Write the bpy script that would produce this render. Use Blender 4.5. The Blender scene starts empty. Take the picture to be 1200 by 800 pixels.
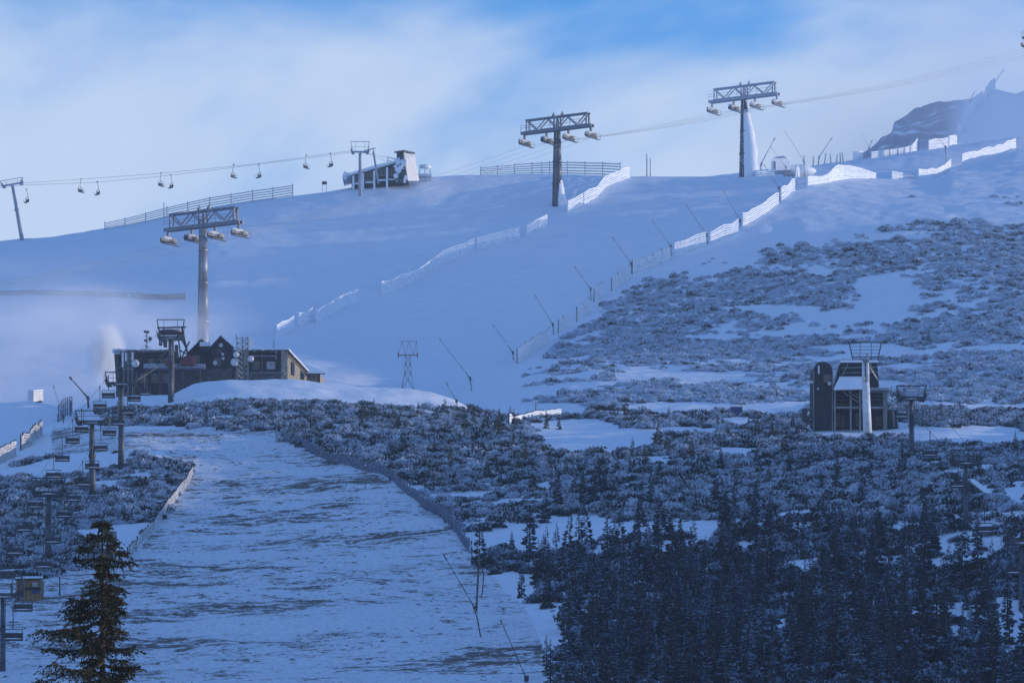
import bpy, math, random
import numpy as np
from mathutils import Vector, Matrix
S = bpy.context.scene
COL = S.collection
random.seed(7); RNG = np.random.default_rng(11)

# ------------------------------------------------------------------ camera, sky, sun, exposure
F = 4887.0          # focal length in photo pixels (14 degree view)
T0 = math.tan(math.radians(8))
CZ = 2.0
cam = bpy.data.cameras.new('camera'); co = bpy.data.objects.new('camera', cam); COL.objects.link(co)
co.location = (0, 0, CZ); co.rotation_euler = (math.radians(90), 0, 0)
cam.sensor_width = 36; cam.lens = F / 1200 * 36; cam.shift_y = T0 * F / 1200
cam.clip_start = 1; cam.clip_end = 20000
S.camera = co
SUN_EL, SUN_BACK = 8.0, 9.0      # elevation; degrees behind the picture plane on the right
w = bpy.data.worlds.new('World'); S.world = w; w.use_nodes = True
nt = w.node_tree; nt.nodes.clear()
def N(t, kind, **kw):
    n = t.nodes.new(kind)
    for k, v in kw.items(): setattr(n, k, v)
    return n
out = N(nt, 'ShaderNodeOutputWorld'); bg = N(nt, 'ShaderNodeBackground'); bg.inputs[1].default_value = 0.145
sky = N(nt, 'ShaderNodeTexSky', sky_type='NISHITA', sun_disc=False)
sky.sun_elevation = math.radians(SUN_EL); sky.sun_rotation = math.radians(90 - SUN_BACK)
sky.altitude = 1200; sky.air_density = 1.3; sky.dust_density = 0.3; sky.ozone_density = 2.5
tc = N(nt, 'ShaderNodeTexCoord'); mp = N(nt, 'ShaderNodeMapping'); mp.inputs['Scale'].default_value = (1, 1, 2.0)
mp.inputs['Location'].default_value = (0.302, 0, 0.02)
nz = N(nt, 'ShaderNodeTexNoise'); nz.inputs['Scale'].default_value = 9.0; nz.inputs['Detail'].default_value = 5; nz.inputs['Roughness'].default_value = .5
nz.inputs['Distortion'].default_value = 0.35
sep = N(nt, 'ShaderNodeSeparateXYZ')
hi = N(nt, 'ShaderNodeMapRange'); hi.inputs[1].default_value = 0.17; hi.inputs[2].default_value = 0.245; hi.inputs[3].default_value = 0.30; hi.inputs[4].default_value = -0.02
add = N(nt, 'ShaderNodeMath', operation='ADD')
rmp = N(nt, 'ShaderNodeMapRange', interpolation_type='SMOOTHSTEP'); rmp.inputs[1].default_value = 0.44; rmp.inputs[2].default_value = 0.76; rmp.inputs[3].default_value = 0.03
mixs = N(nt, 'ShaderNodeMixRGB'); mixs.inputs[2].default_value = (4.3, 5.3, 6.9, 1)
tint = N(nt, 'ShaderNodeMixRGB', blend_type='MULTIPLY'); tint.inputs[0].default_value = 1; tint.inputs[2].default_value = (0.28, 1.10, 2.22, 1)
L = nt.links.new
L(tc.outputs['Generated'], mp.inputs[0]); L(mp.outputs[0], nz.inputs['Vector']); L(tc.outputs['Generated'], sep.inputs[0])
L(sep.outputs[2], hi.inputs[0]); L(nz.outputs[0], add.inputs[0]); L(hi.outputs[0], add.inputs[1]); L(add.outputs[0], rmp.inputs[0])
L(sky.outputs[0], tint.inputs[1]); L(rmp.outputs[0], mixs.inputs[0]); L(tint.outputs[0], mixs.inputs[1]); L(mixs.outputs[0], bg.inputs[0]); L(bg.outputs[0], out.inputs[0])
sl = bpy.data.lights.new('sun', 'SUN'); sl.energy = 3.4; sl.angle = math.radians(0.5); sl.color = (1.0, 0.83, 0.66)
so = bpy.data.objects.new('sun', sl); COL.objects.link(so)
e, a = math.radians(SUN_EL), math.radians(SUN_BACK)
SUND = Vector((math.cos(e) * math.cos(a), math.cos(e) * math.sin(a), math.sin(e)))
so.rotation_euler = SUND.to_track_quat('Z', 'Y').to_euler()
so.location = (300, 100, 300)
S.view_settings.view_transform = 'Standard'; S.view_settings.look = 'None'
S.view_settings.exposure = -0.13; S.view_settings.gamma = 1
S.cycles.use_denoising = True; S.cycles.max_bounces = 7; S.cycles.volume_bounces = 4
S.cycles.diffuse_bounces = 2; S.cycles.glossy_bounces = 2; S.cycles.volume_step_rate = 2; S.cycles.volume_max_steps = 64

# ------------------------------------------------------------------ helpers
def W(u, v, Y): return Vector((Y * (u - 600) / F, Y, CZ + Y * (T0 + (400 - v) / F)))
class MB:
    def __init__(s): s.v = []; s.f = []
    def quadbox(s, P):            # 8 corners: bottom 4 ccw, top 4
        n = len(s.v); s.v += [tuple(p) for p in P]
        s.f += [tuple(n + i for i in q) for q in ((3, 2, 1, 0), (4, 5, 6, 7), (0, 1, 5, 4), (1, 2, 6, 5), (2, 3, 7, 6), (3, 0, 4, 7))]
        return s
    def box(s, c, d, rz=0):
        x, y, z = [k / 2 for k in d]; C, Sn = math.cos(rz), math.sin(rz)
        P = []
        for zz in (-z, z):
            for xx, yy in ((-x, -y), (x, -y), (x, y), (-x, y)):
                P.append((c[0] + xx * C - yy * Sn, c[1] + xx * Sn + yy * C, c[2] + zz))
        return s.quadbox(P)
    def beam(s, p, q, w, h=None):
        h = h or w; p, q = Vector(p), Vector(q); d = (q - p)
        if d.length < 1e-6: return s
        d.normalize(); up = Vector((0, 0, 1)) if abs(d.z) < .95 else Vector((0, 1, 0))
        r = d.cross(up).normalized() * w / 2; t = r.cross(d).normalized() * h / 2
        P = [p - r - t, p + r - t, q + r - t, q - r - t, p - r + t, p + r + t, q + r + t, q - r + t]
        return s.quadbox(P)
    def tube(s, p, q, r0, r1=None, n=8, cap=True):
        r1 = r0 if r1 is None else r1; p, q = Vector(p), Vector(q); d = (q - p).normalized()
        up = Vector((0, 0, 1)) if abs(d.z) < .95 else Vector((0, 1, 0))
        a = d.cross(up).normalized(); b = d.cross(a).normalized(); m = len(s.v)
        for c, r in ((p, r0), (q, r1)):
            for i in range(n):
                t = 2 * math.pi * i / n; s.v.append(tuple(c + a * math.cos(t) * r + b * math.sin(t) * r))
        s.f += [(m + i, m + (i + 1) % n, m + n + (i + 1) % n, m + n + i) for i in range(n)]
        if cap: s.f += [tuple(m + n + i for i in range(n)), tuple(m + n - 1 - i for i in range(n))]
        return s
    def path(s, pts, r, n=6):
        for p, q in zip(pts[:-1], pts[1:]): s.tube(p, q, r, r, n)
        return s
    def poly(s, pts): m = len(s.v); s.v += [tuple(p) for p in pts]; s.f.append(tuple(range(m, m + len(pts)))); return s
    def prism(s, pts, d):         # outline pts extruded by vector d
        m = len(s.v); k = len(pts); d = Vector(d)
        s.v += [tuple(p) for p in pts] + [tuple(Vector(p) + d) for p in pts]
        s.f.append(tuple(range(m, m + k))); s.f.append(tuple(m + 2 * k - 1 - i for i in range(k)))
        s.f += [(m + i, m + k + i, m + k + (i + 1) % k, m + (i + 1) % k) for i in range(k)]
        return s
    def lump(s, c, r, n=10, k=6, jit=.15, seed=0):
        rr = random.Random(seed); m = len(s.v)
        for j in range(1, k):
            th = math.pi * j / k
            for i in range(n):
                ph = 2 * math.pi * i / n; q = 1 + rr.uniform(-jit, jit)
                s.v.append((c[0] + r[0] * q * math.sin(th) * math.cos(ph), c[1] + r[1] * q * math.sin(th) * math.sin(ph), c[2] + r[2] * q * math.cos(th)))
        s.v += [(c[0], c[1], c[2] + r[2]), (c[0], c[1], c[2] - r[2])]; T = len(s.v) - 2; B = T + 1
        for j in range(k - 2):
            for i in range(n):
                a_, b_ = m + j * n + i, m + j * n + (i + 1) % n; s.f.append((a_, a_ + n, b_ + n, b_))
        for i in range(n):
            s.f.append((T, m + i, m + (i + 1) % n)); s.f.append((B, m + (k - 2) * n + (i + 1) % n, m + (k - 2) * n + i))
        return s
    def mesh(s, name, mat, off=(0, 0, 0), smooth=False):
        o = Vector(off); me = bpy.data.meshes.new(name)
        me.from_pydata([(x - o.x, y - o.y, z - o.z) for x, y, z in s.v], [], s.f)
        me.materials.append(mat); me.update()
        import bmesh
        b = bmesh.new(); b.from_mesh(me); bmesh.ops.recalc_face_normals(b, faces=b.faces); b.to_mesh(me); b.free()
        if smooth:
            for p in me.polygons: p.use_smooth = True
        return me
    def build(s, name, mat, parent=None, world=False, smooth=False, label=None, kind=None):
        off = parent.location if (parent and world) else (0, 0, 0)
        ob = bpy.data.objects.new(name, s.mesh(name, mat, off, smooth)); COL.objects.link(ob)
        if parent: ob.parent = parent
        if label: ob['label'] = label
        if kind: ob['kind'] = kind
        return ob
def tag(o, label, cat=None, group=None, kind=None):
    if label: o['label'] = label
    if cat: o['category'] = cat
    if group: o['group'] = group
    if kind: o['kind'] = kind
    return o
def thing(name, label, cat, loc, rz=0, group=None):
    o = bpy.data.objects.new(name, None); COL.objects.link(o); o.empty_display_size = .5
    o.location = loc; o.rotation_euler = (0, 0, rz); return tag(o, label, cat, group)
KIDS = {}
def copy_tree(root, loc, rz, label, scale=None):
    kids = KIDS.get(root.name) or KIDS.setdefault(root.name, [(o, o.parent) for o in COL.objects if o.parent == root or (o.parent and o.parent.parent == root)])
    r = root.copy(); COL.objects.link(r); r.location = loc; r.rotation_euler = (0, 0, rz); r['label'] = label
    if scale: r.scale = scale
    mp_ = {root: r}
    for o, p in sorted(kids, key=lambda t: 0 if t[1] == root else 1):
        c = o.copy(); COL.objects.link(c); c.parent = mp_[p]; mp_[o] = c
    return r

# ------------------------------------------------------------------ materials
SNOWC = (0.80, 0.87, 0.95)
def mat(name, col, rough=.7, metal=0, var=.25, scale=4., snow=0.0, frost=0.0, bump=.0, col2=None, stretch=None):
    """base colour with noise variation; snow lies on upward faces; frost blotches all over"""
    m = bpy.data.materials.new(name); m.use_nodes = True; t = m.node_tree; t.nodes.clear(); l = t.links.new
    o = N(t, 'ShaderNodeOutputMaterial'); b = N(t, 'ShaderNodeBsdfPrincipled'); l(b.outputs[0], o.inputs[0])
    b.inputs['Roughness'].default_value = rough; b.inputs['Metallic'].default_value = metal
    g = N(t, 'ShaderNodeNewGeometry'); tcx = N(t, 'ShaderNodeTexCoord'); mpx = N(t, 'ShaderNodeMapping')
    if stretch: mpx.inputs['Scale'].default_value = stretch
    l(tcx.outputs['Object'], mpx.inputs[0])
    n = N(t, 'ShaderNodeTexNoise'); n.inputs['Scale'].default_value = scale; n.inputs['Detail'].default_value = 5; l(mpx.outputs[0], n.inputs['Vector'])
    mx = N(t, 'ShaderNodeMixRGB'); c2 = col2 or tuple(c * (1 - var * 1.6) for c in col)
    mx.inputs[1].default_value = (*c2, 1); mx.inputs[2].default_value = (*[min(1, c * (1 + var)) for c in col], 1)
    r = N(t, 'ShaderNodeMapRange'); r.inputs[1].default_value = .35; r.inputs[2].default_value = .65; l(n.outputs[0], r.inputs[0]); l(r.outputs[0], mx.inputs[0])
    last = mx.outputs[0]
    if snow or frost:
        n2 = N(t, 'ShaderNodeTexNoise'); n2.inputs['Scale'].default_value = 2.2; n2.inputs['Detail'].default_value = 6; l(g.outputs['Position'], n2.inputs['Vector'])
        sp = N(t, 'ShaderNodeSeparateXYZ'); l(g.outputs['Normal'], sp.inputs[0])
        a1 = N(t, 'ShaderNodeMath', operation='MULTIPLY_ADD'); a1.inputs[1].default_value = snow; l(sp.outputs[2], a1.inputs[0]); l(n2.outputs[0], a1.inputs[2])
        r2 = N(t, 'ShaderNodeMapRange', interpolation_type='SMOOTHSTEP'); r2.inputs[1].default_value = .70 - frost; r2.inputs[2].default_value = .86 - frost; l(a1.outputs[0], r2.inputs[0])
        m2 = N(t, 'ShaderNodeMixRGB'); m2.inputs[2].default_value = (*SNOWC, 1); l(r2.outputs[0], m2.inputs[0]); l(last, m2.inputs[1]); last = m2.outputs[0]
    l(last, b.inputs['Base Color'])
    if bump:
        bm_ = N(t, 'ShaderNodeBump'); bm_.inputs['Strength'].default_value = bump; bm_.inputs['Distance'].default_value = .05; l(n.outputs[0], bm_.inputs['Height']); l(bm_.outputs[0], b.inputs['Normal'])
    return m
M = {}
M['grey_steel'] = mat('grey_steel', (.15, .17, .21), .6, .2, .15, 2, snow=.1, frost=.04)
M['grey_steel_clean'] = mat('grey_steel_clean', (.26, .28, .32), .5, .2, .2, .5)
M['rime_steel'] = mat('rime_steel', (.34, .39, .47), .7, 0, .12, 2, snow=.15, frost=.06)
M['rime'] = mat('rime', (.80, .86, .94), .8, 0, .04, 3, bump=.5)
M['dark_steel'] = mat('dark_steel', (.045, .05, .06), .55, .3, .3, 3, snow=.2)
M['lift_paint'] = mat('lift_paint', (.055, .06, .075), .5, .2, .3, 2, snow=.18)
M['mast_paint'] = mat('mast_paint', (.10, .11, .13), .5, .3, .25, 2, snow=.05)
M['dark_frost'] = mat('dark_frost', (.04, .045, .055), .7, 0, .3, 1.2, snow=.1, frost=.14)
M['rubber'] = mat('rubber', (.03, .03, .035), .8, 0, .3, 3, snow=.2)
M['seat_dark'] = mat('seat_dark', (.025, .028, .04), .6, 0, .3, 3, snow=.12)
M['yellow_paint'] = mat('yellow_paint', (.56, .50, .32), .5, 0, .1, 3, snow=.15)
M['rope'] = mat('rope', (.42, .39, .34), .4, .4, .1, 1)
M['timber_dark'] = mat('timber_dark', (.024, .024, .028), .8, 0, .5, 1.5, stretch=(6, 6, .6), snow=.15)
M['timber'] = mat('timber', (.13, .10, .07), .8, 0, .4, 2, stretch=(1, 1, 6), snow=.2)
M['timber_post'] = mat('timber_post', (.11, .095, .08), .85, 0, .4, 4, snow=.4, frost=.05)
M['slat'] = mat('slat', (.50, .48, .47), .85, 0, .2, 4, snow=.2, frost=.16)
M['slat_rimed'] = mat('slat_rimed', (.66, .70, .76), .85, 0, .08, 4, snow=.3, frost=.34)
M['slat_bare'] = mat('slat_bare', (.36, .40, .46), .85, 0, .2, 4, snow=.3, frost=.14)
M['slat_red'] = mat('slat_red', (.46, .37, .37), .85, 0, .2, 4, snow=.2, frost=.08)
M['net'] = mat('net', (.16, .20, .28), .9, 0, .3, 4, snow=.2, frost=.10)
M['stone'] = mat('stone', (.30, .27, .22), .85, 0, .35, 2.5, snow=.12, bump=.6)
M['stone_dark'] = mat('stone_dark', (.07, .07, .075), .85, 0, .4, 2.5, snow=.15, bump=.6)
M['plaster'] = mat('plaster', (.27, .24, .19), .85, 0, .15, 2)
M['snow'] = mat('snow', SNOWC, .75, 0, .03, 3, bump=.3)
M['glass'] = mat('glass', (.03, .035, .045), .12, 0, .2, 1)
M['window_pale'] = mat('window_pale', (.30, .34, .40), .2, 0, .2, 1)
M['frame_pale'] = mat('frame_pale', (.20, .20, .20), .6, 0, .1, 1)
M['dish'] = mat('dish', (.62, .64, .66), .5, 0, .08, 2)
M['dish_dark'] = mat('dish_dark', (.10, .11, .13), .5, 0, .2, 2)
M['antenna'] = mat('antenna', (.66, .68, .70), .5, 0, .08, 2)
M['galvanised'] = mat('galvanised', (.24, .25, .27), .5, .4, .2, 3, snow=.15)
M['red_cloth'] = mat('red_cloth', (.17, .03, .03), .8, 0, .25, 2, snow=.12)
M['terrace'] = mat('terrace', (.30, .33, .38), .8, 0, .15, 2, snow=.3)
M['white_panel'] = mat('white_panel', (.62, .64, .66), .6, 0, .08, 2, snow=.2)
M['white_mast'] = mat('white_mast', (.70, .73, .76), .5, 0, .08, 1.5, frost=.15)
M['hut_wood'] = mat('hut_wood', (.26, .17, .07), .8, 0, .3, 3, stretch=(8, 8, 1), snow=.15)
M['blue_sign'] = mat('blue_sign', (.02, .05, .22), .5, 0, .2, 2)
M['rust_red'] = mat('rust_red', (.30, .09, .07), .7, 0, .3, 3, frost=.1)
M['bark'] = mat('bark', (.06, .045, .03), .9, 0, .4, 6, stretch=(3, 3, .6))
M['cable_yellow'] = mat('cable_yellow', (.5, .42, .2), .6, 0, .1, 2)
def needle_mat(name, dark, frostc, k, warm=0):
    """needles whose rime is held in the 'frost' attribute (more at the shoot tips) with a per-plant change"""
    m = bpy.data.materials.new(name); m.use_nodes = True; t = m.node_tree; t.nodes.clear(); l = t.links.new
    o = N(t, 'ShaderNodeOutputMaterial'); b = N(t, 'ShaderNodeBsdfPrincipled'); l(b.outputs[0], o.inputs[0]); b.inputs['Roughness'].default_value = .85
    at = N(t, 'ShaderNodeAttribute', attribute_name='frost'); oi = N(t, 'ShaderNodeObjectInfo')
    g = N(t, 'ShaderNodeNewGeometry'); n = N(t, 'ShaderNodeTexNoise'); n.inputs['Scale'].default_value = .35; n.inputs['Detail'].default_value = 6; n.inputs['Roughness'].default_value = .7
    l(g.outputs['Position'], n.inputs['Vector'])
    r0 = N(t, 'ShaderNodeMapRange'); r0.inputs[1].default_value = .3; r0.inputs[2].default_value = .7; r0.inputs[3].default_value = -.42; r0.inputs[4].default_value = .42; l(n.outputs[0], r0.inputs[0])
    r1 = N(t, 'ShaderNodeMapRange'); r1.inputs[3].default_value = k - .22; r1.inputs[4].default_value = k + .22; l(oi.outputs['Random'], r1.inputs[0])
    a1 = N(t, 'ShaderNodeMath', operation='ADD'); l(at.outputs['Fac'], a1.inputs[0]); l(r1.outputs[0], a1.inputs[1])
    a2 = N(t, 'ShaderNodeMath', operation='ADD'); l(a1.outputs[0], a2.inputs[0]); l(r0.outputs[0], a2.inputs[1])
    r2 = N(t, 'ShaderNodeMapRange'); r2.inputs[1].default_value = .92; r2.inputs[2].default_value = 1.28; l(a2.outputs[0], r2.inputs[0])
    dm = N(t, 'ShaderNodeMixRGB'); dm.inputs[1].default_value = (*dark, 1); dm.inputs[2].default_value = (dark[0] * 2.2 + warm, dark[1] * 1.7 + warm * .7, dark[2] * 1.2, 1); l(oi.outputs['Random'], dm.inputs[0])
    mx = N(t, 'ShaderNodeMixRGB'); mx.inputs[2].default_value = (*frostc, 1); l(r2.outputs[0], mx.inputs[0]); l(dm.outputs[0], mx.inputs[1]); l(mx.outputs[0], b.inputs['Base Color'])
    return m
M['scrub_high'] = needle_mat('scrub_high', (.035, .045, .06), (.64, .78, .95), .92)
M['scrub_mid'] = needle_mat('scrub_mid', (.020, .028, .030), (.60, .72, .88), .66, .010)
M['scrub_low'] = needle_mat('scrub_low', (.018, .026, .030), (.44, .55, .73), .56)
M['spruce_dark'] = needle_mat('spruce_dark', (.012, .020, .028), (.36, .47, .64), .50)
M['spruce_mid'] = needle_mat('spruce_mid', (.030, .040, .028), (.5, .56, .64), .3, .01)
M['spruce_hero'] = needle_mat('spruce_hero', (.026, .025, .007), (.3, .3, .2), -.6, .006)

# ------------------------------------------------------------------ terrain
def lattice(seed, n=256):
    return np.random.default_rng(seed).random((n, n))
LAT = [lattice(s) for s in range(8)]
def vnoise(x, y, k=0):
    g = LAT[k % 8]; n = g.shape[0]
    xi = np.floor(x).astype(int); yi = np.floor(y).astype(int); fx = x - xi; fy = y - yi
    fx = fx * fx * (3 - 2 * fx); fy = fy * fy * (3 - 2 * fy)
    a_ = g[xi % n, yi % n]; b_ = g[(xi + 1) % n, yi % n]; c_ = g[xi % n, (yi + 1) % n]; d_ = g[(xi + 1) % n, (yi + 1) % n]
    return (a_ * (1 - fx) + b_ * fx) * (1 - fy) + (c_ * (1 - fx) + d_ * fx) * fy
def fbm(x, y, s, oct=4, k=0, pers=.5):
    r = 0; t = 0; amp = 1
    for i in range(oct):
        r = r + amp * vnoise(x / s + 17.3 * i + 400, y / s + 9.1 * i + 400, k + i); t += amp; amp *= pers; s *= .5
    return r / t
def tz(z, Y): return (z - CZ) / Y
ROWS = [  # each: list of (u, Y, v) ; v None -> z given as 4th
    [(0, 5, None, 0)], [(0, 60, None, -.4)], [(0, 130, None, .3)], [(0, 230, None, 7)],
    [(0, 335, 800), (600, 320, 800), (1200, 300, 800), (1800, 285, 770)],
    [(0, 400, 700), (600, 385, 700), (1200, 350, 700), (1800, 330, 650)],
    [(0, 475, 605), (600, 455, 600), (1200, 410, 600), (1800, 390, 540)],
    [(0, 545, 535), (150, 552, 505), (300, 550, 508), (600, 525, 520), (900, 500, 530), (1200, 475, 535), (1800, 450, 480)],
    [(0, 600, 503), (100, 600, 490), (200, 585, 482), (300, 585, 478), (450, 590, 482), (568, 600, 492), (700, 600, 485), (945, 548, 500), (1050, 535, 503), (1110, 535, 500), (1200, 530, 508), (1800, 500, 450)],
    [(0, 645, 473), (35, 648, 470), (65, 645, 474), (85, 640, 480), (110, 640, 468), (150, 630, 463), (200, 622, 464), (228, 622, 450.5), (270, 622, 445.5), (345, 625, 445), (399, 625, 451), (440, 625, 454), (480, 625, 455), (506, 625, 459), (530, 625, 466), (568, 625, 484), (620, 640, 470), (700, 640, 463), (945, 600, 480), (1100, 585, 480), (1200, 585, 488), (1800, 585, 480)],
    [(0, 700, 489), (110, 700, 478), (200, 665, 466), (228, 665, 460), (345, 668, 460), (400, 672, 466), (530, 680, 480), (568, 680, 468), (620, 680, 450), (700, 680, 442), (945, 665, 450), (1200, 650, 448), (1800, 650, 452)],
    [(0, 790, 402), (600, 790, 400), (945, 745, 400), (1200, 720, 398), (1800, 720, 402)],
    [(0, 850, 335), (250, 848, 315), (600, 845, 320), (945, 810, 320), (1200, 800, 312), (1800, 800, 315)],
    [(0, 875, 295), (250, 878, 268), (600, 885, 250), (945, 865, 250), (1200, 880, 235), (1800, 860, 235)],
    [(-200, 880, 300), (0, 893, 283), (60, 895, 277), (150, 900, 263), (250, 905, 243), (343, 907, 230), (405, 910, 222), (450, 915, 215), (500, 922, 208), (540, 930, 205), (640, 935, 203.5), (735, 940, 206), (860, 945, 207), (910, 940, 206), (945, 932, 208), (1026, 945, 210), (1071, 950, 211), (1098, 958, 209), (1114, 975, 198), (1150, 1005, 188), (1190, 1035, 174), (1230, 1045, 170), (1800, 1045, 190)],
    [(0, 960, 335), (500, 985, 245), (900, 1000, 223), (1000, 1000, 222), (1110, 1020, 210), (1190, 1070, 200), (1800, 1075, 215)],
    [(0, 1060, 345), (740, 1080, 220), (820, 1080, 209), (845, 1080, 205), (870, 1080, 203), (895, 1080, 204), (940, 1080, 197), (1000, 1090, 189), (1075, 1100, 177), (1110, 1110, 172), (1200, 1120, 160), (1800, 1120, 180)],
    [(0, 1160, 365), (900, 1180, 230), (1000, 1170, 200), (1040, 1170, 188), (1200, 1190, 178), (1800, 1190, 195)],
    [(0, 1360, 385), (950, 1360, 260), (995, 1360, 200), (1020, 1360, 180), (1033, 1360, 165), (1045, 1360, 156), (1047, 1360, 145), (1062, 1360, 140), (1070, 1360, 133), (1085, 1360, 127), (1100, 1360, 121), (1125, 1360, 117), (1150, 1360, 114), (1165, 1360, 104), (1190, 1360, 110), (1260, 1360, 88), (1800, 1360, -40)],
    [(0, 1600, 460), (1200, 1600, 260)], [(0, 2400, 560)],
]
def row_eval(row, u):
    if row[0][2] is None: return np.full_like(u, row[0][1]), np.full_like(u, tz(row[0][3], row[0][1]))
    us = [r[0] for r in row]; Y = np.interp(u, us, [r[1] for r in row]); v = np.interp(u, us, [r[2] for r in row])
    return Y, T0 + (400 - v) / F
GU = np.concatenate([np.linspace(-2400, -120, 40)[:-1], np.arange(-120, 1320, 2.6), np.linspace(1330, 3200, 60)])
GY = np.concatenate([np.linspace(5, 230, 40)[:-1], np.arange(230, 330, 3.), np.arange(330, 700, 1.0), np.arange(700, 1010, 1.15), np.arange(1012, 1420, 4.), np.linspace(1430, 2400, 24)])
RY, RT = [], []
for r in ROWS:
    y_, t_ = row_eval(r, GU); RY.append(y_); RT.append(t_)
RY = np.array(RY); RT = np.array(RT)
RZ = CZ + RT * RY
def pchip(x, y, q):
    h = np.diff(x); d = np.diff(y) / h; m = np.zeros(len(x))
    for i in range(1, len(x) - 1):
        if d[i - 1] * d[i] > 0:
            w1 = 2 * h[i] + h[i - 1]; w2 = h[i] + 2 * h[i - 1]; m[i] = (w1 + w2) / (w1 / d[i - 1] + w2 / d[i])
    m[0] = d[0]; m[-1] = d[-1]
    i = np.clip(np.searchsorted(x, q) - 1, 0, len(x) - 2); t = (q - x[i]) / h[i]
    t2, t3 = t * t, t * t * t
    return (2 * t3 - 3 * t2 + 1) * y[i] + (t3 - 2 * t2 + t) * h[i] * m[i] + (-2 * t3 + 3 * t2) * y[i + 1] + (t3 - t2) * h[i] * m[i + 1]
Tg = np.zeros((len(GU), len(GY)))
for i in range(len(GU)): Tg[i] = pchip(RY[:, i], RT[:, i], GY)
# smooth across u a little, except for the rocky far top
ker = np.array([1, 2, 3, 2, 1]) / 9.
Ts = np.zeros_like(Tg); pad = np.pad(Tg, ((2, 2), (0, 0)), mode='edge')
for j in range(5): Ts += ker[j] * pad[j:j + len(GU)]
farm = np.clip((GY - 1180) / 40, 0, 1)[None, :]
Tg = Ts * (1 - farm) + Tg * farm
XX = GY[None, :] * (GU[:, None] - 600) / F; YY = np.broadcast_to(GY[None, :], XX.shape)
ZZ = CZ + Tg * GY[None, :]
nsc = np.clip((GY - 250) / 80, 0, 1)[None, :] * np.ones_like(XX)
Uu = np.broadcast_to(GU[:, None], XX.shape); VV0 = 400 - (Tg - T0) * F
def inside(poly, u, v):
    r = np.zeros(np.shape(u), bool); n = len(poly)
    for i in range(n):
        x1, y1 = poly[i]; x2, y2 = poly[(i + 1) % n]
        c = ((y1 > v) != (y2 > v)); r ^= c & (u < (x2 - x1) * (v - y1) / ((y2 - y1) + 1e-9) + x1)
    return r
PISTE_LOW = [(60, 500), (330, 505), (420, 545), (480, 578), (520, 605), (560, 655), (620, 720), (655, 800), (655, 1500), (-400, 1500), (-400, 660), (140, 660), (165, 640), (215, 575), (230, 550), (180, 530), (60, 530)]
PISTE_UP = [(-400, 600), (90, 480), (200, 470), (600, 480), (600, 428), (700, 355), (800, 295), (945, 210), (945, 190), (-400, 190)]
smoothp = inside(PISTE_UP, Uu, VV0) & (YY > 660)
rough = np.where(smoothp, .6, 1.0)
ZZ = ZZ + nsc * (rough * ((fbm(XX, YY, 26, 4, 0) - .5) * 1.3 + (fbm(XX, YY, 5, 3, 3) - .5) * .55) + (fbm(XX, YY, 1.7, 2, 5) - .5) * np.where(smoothp, .05, .12))
shade_rise = np.clip((540 - YY) / 110, 0, 1) * np.clip((YY - 60) / 40, 0, 1); xe = YY * (1245 - 600) / F
ZZ = ZZ + shade_rise * np.minimum(np.maximum(XX - xe, 0) * .26, 38)      # unseen rise added right of the picture to shade forest and foreground spruce
plow = np.clip((600 - YY) / 40, 0, 1) * nsc
ZZ = ZZ + plow * (fbm(XX * .5, YY, 6, 3, 6) - .5) * .45
far2 = np.clip((YY - 1200) / 60, 0, 1) * np.clip((1420 - YY) / 40, 0, 1)
ZZ = ZZ + far2 * (fbm(XX, YY, 22, 5, 2, .65) - .5) * (9 * np.clip((1135 - Uu) / 20, .12, 1))
PLAT = [(W(60, 460, 640).x, 627), (W(392, 460, 640).x, 627), (W(405, 460, 660).x, 663), (W(60, 460, 660).x, 668)]
from functools import lru_cache
def hgt(x, y):
    y = np.asarray(y, float); u = 600 + F * np.asarray(x, float) / y
    iu = np.clip(np.searchsorted(GU, u) - 1, 0, len(GU) - 2); iy = np.clip(np.searchsorted(GY, y) - 1, 0, len(GY) - 2)
    fu = np.clip((u - GU[iu]) / (GU[iu + 1] - GU[iu]), 0, 1); fy = np.clip((y - GY[iy]) / (GY[iy + 1] - GY[iy]), 0, 1)
    return (ZZ[iu, iy] * (1 - fu) + ZZ[iu + 1, iy] * fu) * (1 - fy) + (ZZ[iu, iy + 1] * (1 - fu) + ZZ[iu + 1, iy + 1] * fu) * fy
def G(u, v, y0=240, y1=1500):
    """the nearest ground point seen at photo position (u, v)"""
    ys = np.arange(y0, y1, 1.0); zs = hgt(ys * (u - 600) / F, ys); vs = 400 - ((zs - CZ) / ys - T0) * F
    k = np.argmax(vs <= v)
    if vs[k] > v: k = int(np.argmin(vs))
    y = ys[k]
    if k > 0 and vs[k - 1] > v >= vs[k]: y = ys[k - 1] + (vs[k - 1] - v) / (vs[k - 1] - vs[k])
    return gy(u, y)
def gy(u, y): x = y * (u - 600) / F; return Vector((x, y, float(hgt(x, y))))

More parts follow.
